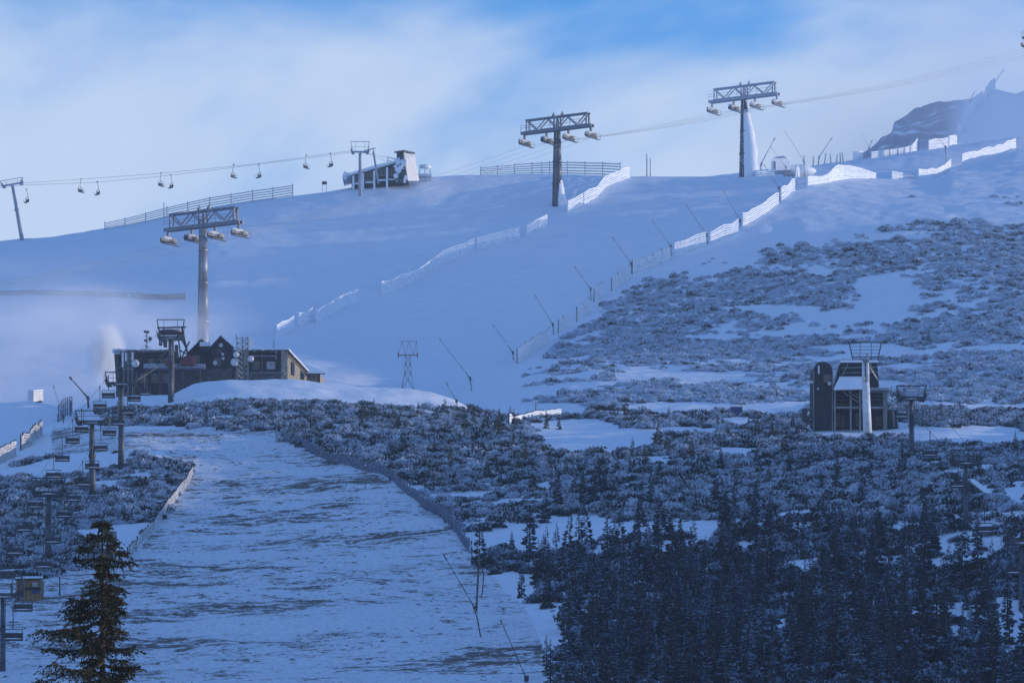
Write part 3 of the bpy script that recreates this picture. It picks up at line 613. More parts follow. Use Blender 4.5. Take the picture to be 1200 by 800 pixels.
fence([gy(1127, 984), gy(1150, 1003), gy(1190, 1033)], 2.7, 'bright white snow fence at the far right of the crest', 'slat_rimed', 'slat_rimed', 2.6, 6, group=WF, gapfill=.8)
FF = 'far snow fences below the rocky hill'
def fy(lst): return [gy(u, y) for u, y in lst]
fence(fy([(1000, 1086), (1011, 1089)]), 2.4, 'tiny white fence at the left foot of the rocky hill', 'slat_rimed', 'slat_rimed', 3, 4, group=FF)
fence(fy([(1021, 1085), (1045, 1090), (1066, 1094), (1075, 1098)]), 2.2, 'white fence with tall posts along the foot of the rocky hill', 'slat_rimed', 'slat_rimed', 3, 4, group=FF, tops=[(0, 1.9), (.8, 1.5), (1, 3.6)])
fence(fy([(1088, 1098), (1111, 1106)]), 2.7, 'tall bright snow fence panel below the rocky hill', 'slat_rimed', 'slat_rimed', 4, 9, group=FF, gapfill=.85)
fence(fy([(1112, 1110), (1121, 1118)]), 2.8, 'pale fence panel right of the tall bright panel', 'slat_rimed', 'slat_rimed', 4, 9, group=FF, gapfill=.85)
for i, (pts, hh_) in enumerate((([(1113, 1222), (1119, 1245)], 3.2), ([(1123, 1255), (1129, 1275)], 3.2), ([(1131, 1285), (1139, 1300)], 3.8), ([(1140, 1305), (1151, 1320)], 4.2), ([(1155, 1330), (1166, 1345)], 4.2))):
    fence(fy(pts), hh_, ('faint pale fence panel low on the rocky hill', 'faint pale fence panel second up the rocky hill', 'pale fence panel at half height of the rocky hill', 'pale fence panel high on the rocky hill', 'pale fence panel at the summit of the rocky hill')[i], 'slat_rimed', 'slat_rimed', 4, 6, group=FF, gapfill=.9)
SK = 'open rail fences on the skyline'
fence(fy([(123, 893), (154, 896), (192, 898), (224, 900), (252, 900), (297, 902), (343, 906)]), 2.4, 'long open rail fence along the left skyline', 'rime_steel', 'rime_steel', 5, 5, group=SK, gapfill=.4, tops=[(0, 1.6), (.5, 2.6), (1, 2.6)])
fence(fy([(563, 931), (610, 934), (646, 935), (690, 936), (727, 937)]), 2.6, 'open rail fence on the skyline behind the middle tower', 'rime_steel', 'rime_steel', 4, 5, group=SK, gapfill=.4, tops=[(0, 1.8), (.5, 2.8), (1, 3.2)])
fence(gp([(0, 346), (60, 346), (110, 347), (164, 350)], 700), 1.1, 'dark low fence crossing the misty slope at the far left', 'slat_bare', 'slat_bare', 4, 5, gapfill=.85)
fence(gp([(165, 351), (217, 351)], 700), 1.2, 'faint reddish fence continuing the dark one across the misty slope', 'slat_red', 'slat_bare', 4, 5, gapfill=.85)
fence([gy(596, 572), gy(605, 585), gy(637, 602), gy(657, 606)], 1.6, 'short warm lit plank fence standing alone at mid slope', 'slat_rimed', 'timber_post', 1.6, 5, gapfill=.92, tops=[(0, 1.5), (.3, 1.1), (.75, 1.5), (1, .9)])
fence(gp([(-8, 546), (18, 534)]), 2.0, 'snowy slatted fence cut by the left edge of the picture', 'slat', 'timber_post', 1.2, 6, gapfill=.75)
fence(gp([(24, 528), (37, 519), (49, 509)]), 2.0, 'snowy slatted fence just right of the one at the left edge', 'slat', 'timber_post', 1.2, 6, gapfill=.75)
fence(gp([(150, 654), (162, 640), (182, 618), (197, 595), (210, 579), (225, 556)]), 1.15, 'wavy pale slatted fence along the left side of the lower piste', 'slat', 'timber_post', 2.5, 5, gapfill=.6)
fence(gp([(324, 517), (350, 520), (375, 535), (412, 546), (450, 556), (476, 577), (514, 603), (552, 648)]), 1.15, 'long blue grey net fence along the right side of the lower piste', 'net', 'net', 1.7, 7, True, name='net_fence', gapfill=.3)
fence(gp([(1073, 497), (1100, 498), (1131, 499)]), 2.0, 'open rail fence on the snow right of the lower lift station', 'slat_bare', 'timber_post', 2.0, 7, gapfill=.3)
fence([gy(885, 935), gy(907, 940)], 1.5, 'short white rail fence right of the right hand tower foot', 'slat_rimed', 'slat_rimed', 2, 4, gapfill=.8)

# ------------------------------------------------------------------ snow lances (thin leaning poles with a foot)
def lance(tip, joint, foot, Y, label, r=.038, rimed=False, mt=None):
    f = W(foot[0], foot[1], Y); f.z = min(f.z, float(hgt(f.x, f.y)) + .3); j = W(joint[0], joint[1], Y); tp = W(tip[0], tip[1], Y - .5)
    m_ = M[mt or ('rime_steel' if rimed else 'dark_frost')]
    t_ = thing('snow_lance', label, 'snow gun', f, 0, 'snow making lances on the slopes')
    a = MB(); a.tube(f - Vector((0, 0, .6)), j, r * 1.9, r * 1.6, 8); a.build('post', m_, t_, True)
    a = MB(); d = (tp - j); a.tube(j - d * .08, j + d * .35, r * 1.5, r * 1.3, 7); a.tube(j + d * .35, tp, r * 1.1, r * .8, 7); a.build('lance_pole', m_, t_, True)
    a = MB(); a.tube(tp - d.normalized() * .5, tp + d.normalized() * .1, r * 1.9, r * 1.5, 8); a.build('nozzle_head', m_, t_, True)
    a = MB(); a.box(j, (.35, .3, .5)); a.beam(f + (j - f) * .5, j + d * .12, r * 1.2); a.build('pivot', m_, t_, True)
def lg(tip, joint, foot, label, **k): lance(tip, joint, foot, G(*foot, k.pop('y0', 240)).y, label, **k)
lg((515, 397), (551, 443), (553, 458), 'long thin lance leaning left on the snow right of the pylon', y0=655)
lg((523, 448), (535, 470), (537, 475), 'short lance on the bright snow bank')
lg((578, 381), (601, 413), (602, 422), 'lance beside the lowest picket fence', y0=660)
lg((627, 346), (648, 380), (649, 392), 'second lance up beside the diagonal fence row', y0=660)
lg((673, 312), (692, 338), (693, 352), 'third lance up beside the diagonal fence row', y0=660)
lg((718, 278), (740, 309), (740, 320), 'fourth lance up beside the diagonal fence row', y0=660)
lg((765, 259), (786, 288), (787, 300), 'fifth lance up beside the diagonal fence row', y0=660)
lg((804, 240), (828, 275), (829, 286), 'sixth lance up beside the diagonal fence row', y0=660)
lg((848, 224), (867, 258), (868, 268), 'seventh lance up beside the diagonal fence row', y0=660)
lg((895, 193), (913, 220), (914, 238), 'lance in the gap just below the crest', y0=660)
lance((920, 154), (942, 189), (943, 208), 925, 'tall lance leaning left where the fence row meets the crest', rimed=True)
lance((908, 162), (892, 192), (891, 206), 950, 'lance leaning right beside the foot of the right hand tower', r=.09, rimed=True)
lance((903, 172), (921, 196), (922, 206), 955, 'thin lance leaning left in front of the snowed in cabin', rimed=True)
lance((975, 162), (960, 184), (958, 195), 1085, 'lance leaning right on the second ridge', r=.09, rimed=True)
lance((1022, 165), (1016, 178), (1015, 188), 1090, 'small lance leaning right left of the rocky hill', r=.09, rimed=True)
lance((1011, 158), (1019, 174), (1020, 186), 1088, 'small lance leaning left crossing its neighbour near the rocky hill', rimed=True)
lance((1083, 152), (1077, 164), (1076, 177), 1100, 'pale lance on the slope below the rocky hill', r=.1, rimed=True)
lance((1096, 158), (1108, 172), (1109, 180), 1060, 'thin dark lance in front of the tall bright fence panel')
lance((1142, 108), (1137, 118), (1137, 128), 1320, 'small lance high on the rocky hill', r=.12, rimed=True)
lance((1162, 96), (1153, 110), (1152, 120), 1340, 'lance just left of the summit of the rocky hill', r=.14, rimed=True)
lance((1176, 82), (1161, 104), (1160, 114), 1350, 'longest lance on the summit of the rocky hill', r=.14, rimed=True)
lance((62.5, 452), (74, 488), (75, 502), 600, 'slender lance leaning left beside the upper left chairs')
lg((82, 442), (103, 466), (104, 478), 'thick lance leaning left behind the left chairlift', r=.09)
lg((520, 650), (557, 713), (565, 746), 'long lance leaning left at the lower edge of the lower piste', r=.032)
lg((587, 727), (617, 795), (621, 815), 'lance cut by the bottom edge beside the forest', r=.032)
def post(u, v0, v1, label, r=.07, mt='timber_post', Y=None, lean=0, extra=None):
    p = gy(u, Y) if Y else G(u, v1); tp = W(u + lean, v0, p.y)
    t_ = thing('marker_post', label, 'post', p, 0, 'lone posts on the slopes')
    MB().tube(p - Vector((0, 0, .5)), tp, r, r * .8, 8).build('pole', M[mt], t_, True)
    a = MB(); a.lump(tp, (r * 1.6, r * 1.6, r), 8, 5); a.build('cap', M['snow'], t_, True, True)
    if extra: extra(t_, p, tp)
    return t_
def stay(t_, p, tp):
    a = MB(); q = p.lerp(tp, .75); a.path([q, q + Vector((.45, 0, -1.0)), p + Vector((.55, 0, 1.3)), p + Vector((.4, 0, .9))], .06); a.build('stay', M['timber_post'], t_, True)
post(558, 641, 712, 'tall crooked timber pole beside the lower end of the net fence', .10, 'timber_post', lean=4, extra=stay)
post(553, 640, 662, 'short dark post at the lower end of the net fence', .07)
post(428, 545, 572, 'thin post beside the net fence in the scrub', .05)
post(250, 489, 501, 'short dark post on the edge of the scrub above the lower piste', .12)
post(628, 470, 479, 'thin short post left of the short warm lit fence', .08, Y=615)
post(70, 674, 698, 'post standing right of the small brown hut', .08)
post(68, 484, 500, 'dark post left of the upper left lance foot', .12, Y=605)
post(83, 468, 488, 'post with a small head beside the misted cabin fence', .08, Y=610)
post(758, 181, 205, 'rimed pole on the skyline between the two right towers', .14, 'rime_steel', 942)
post(762, 186, 205, 'shorter rimed pole beside its taller neighbour on the skyline', .12, 'rime_steel', 942)
post(635, 190, 204, 'small rimed pole on the skyline left of the middle tower', .10, 'rime_steel', 938)
post(192, 238, 254, 'thin mast on the left skyline behind the left tower head', .10, 'rime_steel', 899)

# ------------------------------------------------------------------ large cableway towers
def big_tower(loc, rz, H, hw, label, steel, shaft, rime_side=0, joints=True):
    """X along the cross arm, Y along the ropes"""
    t_ = thing('cableway_tower', label, 'tower', loc, rz, 'large steel cableway towers')
    a = MB(); zs = [-1, H * .28, H * .56, H * .80, H - 1]; rs = [1.15, 1.02, .90, .80, .72]
    for i in range(4): a.tube((0, 0, zs[i]), (0, 0, zs[i + 1]), rs[i], rs[i + 1], 20)
    a.build('shaft', M[shaft], t_, smooth=True)
    if joints:
        for i in (1, 2, 3): b = MB(); b.tube((0, 0, zs[i] - .12), (0, 0, zs[i] + .12), rs[i] + .12, None, 20); b.build('flange', M[shaft], t_)
        b = MB()
        for k in range(int(H / .9)): b.beam((-.3, -rs[0] - .1 + .45 * k * .9 / H, k * .9), (.3, -rs[0] - .1 + .45 * k * .9 / H, k * .9), .05)
        for s in (-.3, .3): b.beam((s, -rs[0] - .1, 0), (s, -.75, H - 1), .06)
        b.build('ladder', M[steel], t_)
    zl, zt = H - .6, H + 2.1
    for y in (-.55, .55):
        b = MB(); b.beam((-hw, y, zl), (hw, y, zl), .3, .62); b.build('lower_beam', M[steel], t_)
        b = MB(); b.beam((-hw * .86, y, zt), (hw * .9, y, zt), .24, .30); b.build('upper_beam', M[steel], t_)
        b = MB()
        ns = [-hw * .84, -hw * .56, -hw * .28, 0, hw * .28, hw * .58, hw * .86]; 
        for i in range(6):
            z0, z1 = (zl + .35, zt - .1) if i % 2 else (zt - .1, zl + .35)
            if i == 0: z0, z1 = zt - .1, zl + .35
            b.beam((ns[i], y, z0), (ns[i + 1], y, z1), .18)
        b.beam((-hw * .84, y, zl), (-hw * .84, y, zt), .22); b.beam((hw * .86, y, zl), (hw * .86, y, zt), .3)
        b.beam((-.55, y, zl), (-.35, y, zt), .3); b.beam((.75, y, zl), (.45, y, zt), .3); b.build('bracing', M[steel], t_)
    b = MB()
    for x in np.linspace(-hw * .95, hw * .95, 7): b.beam((x, -.55, zl), (x, .55, zl), .2)
    b.build('cross_tie', M[steel], t_)
    b = MB()                               # hand rail of the catwalk on the arm
    for zz in (zl + 1.0, zl + 1.5): b.beam((-hw * .98, -.95, zz), (hw * .98, -.95, zz), .06)
    for x in np.linspace(-hw * .98, hw * .98, 8): b.beam((x, -.95, zl + .3), (x, -.95, zl + 1.5), .06)
    b.build('hand_rail', M[steel], t_)
    for x in (-.9, 1.3): b = MB(); b.box((x, 0, zt + .45), (.5, .5, .5)); b.tube((x, 0, zt + .6), (x, 0, zt + 1.1), .1); b.build('lifting_lug', M[steel], t_)
    xs = (-hw * .93, -hw * .30, hw * .32, hw * .95)
    for x in xs:
        s = MB(); s.beam((x, 0, zl - .3), (x, 0, zl - 1.5), .42, .42); s.beam((x, -2.2, zl - 1.9), (x, 2.2, zl - 1.9), .25, .5)
        so_ = s.build('sheave_assembly', M[steel], t_)
        for y in (-2.0, -1.2, -.4, .4, 1.2, 2.0): b = MB(); b.tube((x - .1, y, zl - 2.2), (x + .1, y, zl - 2.2), .38, None, 12); b.build('sheave', M['rubber'], so_)
        b = MB(); b.box((x + .55, 0, zl - 2.7), (.7, 5.0, .1)); 
        for y in (-2.4, -.8, .8, 2.4): b.beam((x + .9, y, zl - 2.7), (x + .9, y, zl - 1.7), .06)
        b.beam((x + .9, -2.4, zl - 1.7), (x + .9, 2.4, zl - 1.7), .06); b.beam((x + .9, -2.4, zl - 2.2), (x + .9, 2.4, zl - 2.2), .06); b.build('catwalk', M[steel], so_)
        b = MB(); b.lump((x - .1, -.3, zl - 1.55), (.45, 1.7, .35), 10, 5, .25, int(x * 7) + 50); b.build('snow_cap', M['rime'], so_, smooth=True)
        b = MB(); b.box((x + .62, 1.0, zl - 1.8), (.4, 1.0, .4)); b.build('cover_box', M['yellow_paint'], so_)
    b = MB()
    for x in np.linspace(-hw * .8, hw * .8, 9): b.lump((x, 0, zl + .42), (hw * .14, .7, .14), 8, 5, .3, int(x * 11) + 90)
    b.build('snow_on_arm', M['rime'], t_, smooth=True)
    if rime_side:
        b = MB()
        zs_ = np.linspace(-.5, H * rime_side, 12); R_ = []
        m0 = len(b.v)
        for i, z in enumerate(zs_):
            f = i / 11; wd = (1.9 * math.sin(math.pi * min(1, .35 + .65 * f)) + .25) * (1 if f < .98 else .3)
            if rime_side < .5: wd = 1.1 * (1 - f) ** .8 + .1
            for k in range(10):
                an = -math.pi * .62 + math.pi * 1.12 * k / 9; rr_ = .95 - .2 * z / H
                rr2 = rr_ + (wd * max(0, math.cos(an + .15)) ** .8) * (1 + .08 * math.sin(i * 2.1 + k))
                b.v.append((rr2 * math.cos(an), rr2 * math.sin(an) * (rr_ / rr2 * .5 + .5), z))
        for i in range(11):
            for k in range(9): a_ = m0 + i * 10 + k; b.f.append((a_, a_ + 1, a_ + 11, a_ + 10))
        b.f.append(tuple(m0 + k for k in range(10))); b.f.append(tuple(m0 + 110 + k for k in range(10)))
        rb = b.build('rime_crust', M['rime'], t_, smooth=True); rb.rotation_euler = (0, 0, -rz)
    return t_, [Matrix.Translation(Vector(loc)) @ Matrix.Rotation(rz, 4, 'Z') @ Vector((x, 0, zl - 2.6)) for x in xs]
TW = []
def tw(u, Y, vbeam, wpx, hwm, rz, label, steel, shaft, rime=0, base=None):
    g_ = gy(u, Y); zb = W(u, vbeam, Y).z; H = zb - g_.z + .6
    TW.append(big_tower(g_, rz, H, hwm, label, steel, shaft, rime)[1]); return H
H1 = tw(238, 762, 265, 0, 8.6, math.radians(-33), 'left cableway tower rising behind the dark restaurant', 'grey_steel', 'grey_steel_clean')
H2 = tw(653, 890, 152, 0, 8.9, math.radians(-33), 'middle cableway tower with rime at its foot beside the piste', 'grey_steel', 'mast_paint', .33)
H3 = tw(872, 937, 115, 0, 8.9, math.radians(-33), 'right cableway tower on the skyline thickly crusted with rime', 'rime_steel', 'dark_frost', .82)
H4 = tw(1238, 1060, 40, 0, 9.4, math.radians(-33), 'cableway tower at the right edge, only its arm end in view', 'grey_steel', 'dark_frost')
print('tower heights', H1, H2, H3, H4)
def rope(name, pts, label, r, mt, group, sag=0, n=14):
    mb = MB(); P = []
    for p, q in zip(pts[:-1], pts[1:]):
        p, q = Vector(p), Vector(q)
        for i in range(n): f = i / n; c = p.lerp(q, f); c.z -= sag * 4 * f * (1 - f) * (q - p).length / 100; P.append(c)
    P.append(Vector(pts[-1])); mb.path(P, r, 5); ob = mb.build(name, M[mt]); tag(ob, label, 'cable', group); return ob
lv = [(-40, 333), (-40, 336), (-40, 340), (-40, 344)]
for i in range(4):
    a_ = W(lv[i][0], lv[i][1] + 4 - i * 2.0, 715 + (3 - i) * 2)
    a_ = Vector((a_.x + i * 1.2, a_.y, a_.z))
    rope('haul_rope', [a_] + [TW[j][i] for j in range(4)], ('outermost left rope of the big cableway', 'second rope from the left on the big cableway', 'third rope from the left on the big cableway', 'outermost right rope of the big cableway')[i], .026, 'rope', 'ropes of the big cableway', 1.0, 20)

# ------------------------------------------------------------------ chairlifts
def lift_tower(u, Y, vtop, vbeam, label, wpx=38, mt='lift_paint', mast='mast_paint', group='lattice topped chairlift towers', plat=True, base=None, slim=1.0, dx=0):
    if base: Y = G(u, base).y; LY[u] = Y
    g_ = gy(u, Y); k = Y / F; z = lambda v: W(u, v, Y).z - g_.z; hw = wpx / 2 * k
    t_ = thing('lift_tower', label, 'lift tower', g_, 0, group); zb, zt = z(vbeam), z(vtop)
    a = MB(); a.tube((0, 0, -.6), (0, 0, zb * .55), .42 * slim, .34 * slim, 12); a.tube((0, 0, zb * .55), (0, 0, zb), .33 * slim, .24 * slim, 12); a.build('mast', M[mast], t_, smooth=True)
    MB().tube((0, 0, zb * .53), (0, 0, zb * .57), .45 * slim, None, 12).build('flange', M[mt], t_)
    b = MB(); 
    for s in (-.28, .28): b.beam((s, -.5, 0), (s, -.4, zb - .1), .05)
    for i in range(int(zb / .5)): b.beam((-.28, -.48, i * .5), (.28, -.48, i * .5), .04)
    b.build('ladder', M[mt], t_)
    b = MB(); b.beam((-hw * .86, 0, zb), (hw * .86, 0, zb), .3, .34); b.build('cross_arm', M[mt], t_)
    b = MB()
    for s in (-1, 1): b.beam((s * hw * .78, 0, zb), (s * hw, 0, zt), .14)
    b.beam((-hw, 0, zt), (hw, 0, zt), .12); b.beam((-hw * .9, 0, (zb + zt) / 2), (hw * .9, 0, (zb + zt) / 2), .05)
    for x in (-.5, .5): b.beam((x * hw, 0, zb), (x * hw, 0, zt), .06)
    b.build('lifting_frame', M[mt], t_)
    for s in (-1, 1):
        q = MB(); x = s * hw * .80; q.beam((x, -1.5, zb + .05), (x, 1.5, zb + .05), .14, .3); q.beam((x, 0, zb + .1), (x, 0, zb - .5), .18); so_ = q.build('sheave_train', M[mt], t_)
        for y in (-1.3, -.65, 0, .65, 1.3): b = MB(); b.tube((x + s * .16, y, zb + .25), (x + s * .26, y, zb + .25), .24, None, 10); b.build('sheave', M['rubber'], so_)
        b = MB(); b.box((x - s * .1, 0, zb - .22), (.6, 3.4, .06))
        for y in (-1.7, 0, 1.7): b.beam((x + s * .35, y, zb - .2), (x + s * .35, y, zb + .8), .04)
        b.beam((x + s * .35, -1.7, zb + .8), (x + s * .35, 1.7, zb + .8), .04); b.build('catwalk', M[mt], so_)
    if plat: b = MB(); b.box((0, -.2, zb - .28), (hw * 1.0, .9, .10)); b.build('service_platform', M[mt], t_)
    b = MB(); b.lump((0, -.1, zb - .17), (hw * .45, .4, .09), 10, 5, .2, int(u)); b.build('snow_cap', M['snow'], t_, smooth=True)
    return [g_ + Vector((s * hw * .80 + s * .21, 0, zb + .52)) for s in (-1, 1)]
LF = []; LY = {}
LF.append(lift_tower(200, 612, 374.5, 395, 'double masted lift tower in front of the restaurant', 32, 'dark_steel', base=471))
LF.append(lift_tower(142, 507, 436, 449, 'tallest lift tower of the left line below the restaurant', 38, base=549))
LF.append(lift_tower(108, 478, 481, 494, 'lift tower second below the restaurant on the left line', 40, base=583))
LF.append(lift_tower(57, 428, 560, 577, 'lift tower behind the left of the foreground spruce', 40, base=657, slim=0.8))
LF.append(lift_tower(3, 345, 675, 697, 'bluish lift tower at the lower left edge', 46, base=786, slim=0.6))
RT_ = []
RT_.append(lift_tower(1068, 505, 452, 466, 'lift tower just right of the lower lift station', 35, group='towers of the right hand chairlift', base=538, slim=0.75))
RT_.append(lift_tower(1132, 462, 527, 541, 'dark lift tower below the right station in the scrub', 36, group='towers of the right hand chairlift', base=616, slim=0.6))
RT_.append(lift_tower(1197, 400, 612, 634, 'dark lift tower cut by the right edge', 40, group='towers of the right hand chairlift', base=716, slim=0.45))
TL = [lift_tower(26, 888, 209, 215, 'slim lift tower leaning on the far left skyline', 27, 'rime_steel', 'rime_steel', 'skyline chairlift towers', False, slim=1.1)]
for o_ in COL.objects:
    if o_.get('label') == 'slim lift tower leaning on the far left skyline': o_.rotation_euler = (0, math.radians(-10), 0)
TL.append(lift_tower(422, 900, 166, 178, 'rimed lift tower in front of the summit station', 22, 'rime_steel', 'rime_steel', 'skyline chairlift towers', False))
def make_chair():
    t_ = thing('lift_chair', 'x', 'lift chair', (0, 0, 0), 0, 'chairs')
    a = MB(); a.path([(0, 0, 0), (0, .12, -.5), (0, .30, -1.2), (0, .1, -1.75)], .045); a.box((0, 0, .02), (.12, .4, .16)); a.build('hanger', M['lift_paint'], t_)
    a = MB(); a.beam((-.78, .1, -1.75), (.78, .1, -1.75), .07)
    for s in (-.78, .78): a.beam((s, .1, -1.75), (s, .22, -2.65), .06); a.beam((s, .22, -2.65), (s, -.35, -2.65), .06); a.beam((s, -.1, -2.2), (s, -.5, -2.2), .05)
    a.build('frame', M['lift_paint'], t_)
    MB().box((0, -.05, -2.62), (1.5, .52, .13)).build('seat', M['seat_dark'], t_)
    MB().box((0, .24, -2.28), (1.5, .10, .52)).build('backrest', M['seat_dark'], t_)
    a = MB(); a.lump((0, -.05, -2.53), (.72, .24, .07), 12, 5, .2, 3); a.build('snow_on_seat', M['snow'], t_, smooth=True)
    return t_
chair0 = make_chair(); first = [True]
def put_chair(hang, label, group, rz=0, sc=1):
    if first[0]: first[0] = False; copyof = chair0; chair0.location = hang; chair0['label'] = label; chair0['group'] = group; chair0.rotation_euler = (0, 0, rz); chair0.scale = (sc,) * 3; return chair0
    r = copy_tree(chair0, hang, rz, label, (sc,) * 3); r['group'] = group; return r
KIDS[chair0.name] = [(o, o.parent) for o in COL.objects if o.parent == chair0]
ORD = ['topmost', 'second', 'third', 'fourth', 'fifth', 'sixth', 'seventh', 'eighth', 'ninth', 'tenth', 'eleventh', 'twelfth', 'thirteenth', 'fourteenth']
tu = [3, 57, 108, 142, 200]; tY = [LY[q] for q in tu]; print('left lift Y', tY, LY)
def line(chs, side, nm, group, LFp, idx):
    pts = []
    for i, (u, v) in enumerate(chs):
        Y = float(np.interp(u + side, tu, tY)) - (0 if u + side > 3 else (3 - u - side) * 1.5)
        h = W(u, v, Y); h.z += 2.45; pts.append(h)
        put_chair(h, f'{ORD[i]} dark chair from the top on the {nm} rope of the left chairlift', group)
    return pts
lc = line([(127, 464), (117, 477), (95.5, 504), (85, 517), (73, 538), (62.5, 558), (41, 593), (28, 620), (18, 647), (7, 674)], 16, 'left', 'chairs on the left rope of the left chairlift', LF, 0)
rc = line([(169, 461), (157, 468), (149, 483), (138, 496), (128, 508), (118, 526), (108, 547), (97, 567), (86, 585), (75, 604), (62, 634), (51, 663), (27, 713), (15, 747)], -14, 'right', 'chairs on the right rope of the left chairlift', LF, 1)
rope('lift_rope', [LF[0][0]] + sorted(lc, key=lambda p: -p.y) + [Vector((lc[-1].x - 3, 300, 40))], 'left rope of the left chairlift', .022, 'dark_steel', 'ropes of the left chairlift', 0, 2)
rope('lift_rope', [LF[0][1]] + sorted(rc, key=lambda p: -p.y) + [Vector((rc[-1].x - 3, 290, 34))], 'right rope of the left chairlift', .022, 'dark_steel', 'ropes of the left chairlift', 0, 2)
rr_ = []
for (u, v, Y, lb) in ((1056, 487, 512, 'chair hanging beside the right station wall'), (1090, 532, 487, 'chair just below the first tower of the right chairlift'), (1123, 568, 455, 'snowy chair beside the second tower of the right chairlift'), (1154, 621, 430, 'chair low over the scrub right of the second right tower'), (1190, 669, 398, 'lowest chair of the right chairlift near the right edge')):
    Y = float(np.interp(u, [1040, 1068, 1132, 1197], [530, LY[1068], LY[1132], LY[1197]])); h = W(u, v, Y); h.z += 2.4; rr_.append(h); put_chair(h, lb, 'chairs on the right chairlift')
rope('lift_rope', [W(1035, 455, 530)] + rr_ + [Vector((rr_[-1].x + 7, 340, rr_[-1].z - 22))], 'left rope of the right hand chairlift', .022, 'dark_steel', 'ropes of the right chairlift', 0, 2)
rope('lift_rope', [W(1025, 455, 530)] + [p[1] for p in RT_] + [RT_[-1][1] + Vector((9, -60, -22))], 'right rope of the right hand chairlift', .022, 'dark_steel', 'ropes of the right chairlift', .5, 8)
tl = [(31, 222, 236), (95, 210, 228), (114, 213, 231), (189, 203, 221), (200, 205, 223), (274, 193, 212), (303, 193, 211), (359, 182, 200), (387, 180, 198)]
nm_ = ['chair right beside the far left skyline tower', 'left chair of the first pair on the skyline', 'right chair of the first pair on the skyline', 'left chair of the second pair on the skyline', 'right chair of the second pair on the skyline', 'left chair of the third pair on the skyline', 'right chair of the third pair on the skyline', 'left chair of the pair nearest the summit station', 'right chair of the pair nearest the summit station']
for (u, v0, v1), lb in zip(tl, nm_):
    put_chair(W(u, v0, 893), lb, 'chairs on the skyline chairlift', math.radians(62 if lb[0] == 'l' else -62), 1.05)
rope('lift_rope', [W(-30, 221, 886), W(28, 214.5, 888), W(190, 203, 893), W(300, 192, 896), W(386, 180, 898), W(413, 177, 900), W(463, 186, 905)], 'rear rope of the skyline chairlift', .035, 'rope', 'ropes of the skyline chairlift', .2, 6)
rope('lift_rope', [W(-30, 223, 884), W(25, 217, 886), W(115, 213.5, 889), W(203, 205, 893), W(303, 192.5, 896), W(420, 177.5, 899), W(432, 180, 900), W(461, 193, 904)], 'front rope of the skyline chairlift', .035, 'rope', 'ropes of the skyline chairlift', .2, 6)

# ------------------------------------------------------------------ lattice pylon
p = G(478, 456, 650); k = p.y / F
t_ = thing('lattice_pylon', 'slim lattice pylon on the snow behind the bright snow bank', 'pylon', p)
zt, zm, zl = 56 * k, 40 * k, 19 * k
a = MB(); c = [(-1, -1), (1, -1), (1, 1), (-1, 1)]
def sq(w_, z): return [Vector((x * w_ / 2, y * w_ / 2, z)) for x, y in c]
lv_ = [sq(2.2, -.3), sq(1.15, zl), sq(1.0, (zl + zm) / 2), sq(.95, zm)]
for i in range(3):
    for j in range(4): a.beam(lv_[i][j], lv_[i + 1][j], .09); a.beam(lv_[i + 1][j], lv_[i + 1][(j + 1) % 4], .06); a.beam(lv_[i][j], lv_[i + 1][(j + 1) % 4], .05); a.beam(lv_[i][(j + 1) % 4], lv_[i + 1][j], .05)
a.build('lattice_mast', M['galvanised'], t_)
a = MB(); a.beam((-1.7, 0, zm), (1.7, 0, zm), .2); a.beam((-1.5, 0, zt), (1.6, 0, zt), .1)
for x0, x1 in ((-1.7, -1.0), (-.4, -1.0), (-.4, .2), (.9, .2), (.9, 1.5), (1.7, 1.5)): a.beam((x0, 0, zm), (x1, 0, zt), .07)
a.build('cross_arm', M['galvanised'], t_)
for s in (-1, 1): a = MB(); a.box((s * 1.65, 0, zm), (.18, 1.8, .7)); a.build('sheave_train', M['rust_red'], t_)

# ------------------------------------------------------------------ mountain restaurant
def bx(mb, u0, u1, v0, v1, Y, d):
    p, q = W(u0, v1, Y), W(u1, v0, Y); return mb.box(((p.x + q.x) / 2, Y + d / 2, (p.z + q.z) / 2), (q.x - p.x, d, q.z - p.z))
def pb(name, mt, par, u0, u1, v0, v1, Y, d, **k): return bx(MB(), u0, u1, v0, v1, Y, d).build(name, M[mt], par, True, **k)
def win(par, u0, u1, v0, v1, Y, mt='glass', bars=1):
    f = MB(); pr = .06
    bx(f, u0, u1, v0 - .6, v0, Y - pr, pr + .02); bx(f, u0, u1, v1, v1 + .6, Y - pr, pr + .02); bx(f, u0 - .6, u0, v0 - .6, v1 + .6, Y - pr, pr + .02); bx(f, u1, u1 + .6, v0 - .6, v1 + .6, Y - pr, pr + .02)
    for i in range(bars): uu = u0 + (u1 - u0) * (i + 1) / (bars + 1); bx(f, uu - .2, uu + .2, v0, v1, Y - pr, pr + .02)
    wn = f.build('window', M['frame_pale'], par, True); 
    g = bx(MB(), u0, u1, v0, v1, Y - .025, .02); go = g.build('pane', M[mt], wn); go.data.transform(Matrix.Translation(-Vector(par.location))); return wn
YB = 640
R = thing('mountain_restaurant', 'dark timber and stone mountain restaurant on the knoll with snowy roofs', 'building', gy(250, YB))
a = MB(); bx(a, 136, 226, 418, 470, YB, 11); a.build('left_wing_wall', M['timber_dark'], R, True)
pb('roof', 'timber_dark', R, 134, 206, 415.2, 418, YB - 1, 13); a = MB()
for i in range(14): u = 138 + i * 5; q = W(u, 414.6, YB + 4); a.lump(q, (.75, 5.0, .22 + .14 * math.sin(i)), 10, 6, .2, i)
a.build('roof_snow', M['snow'], R, True, True)
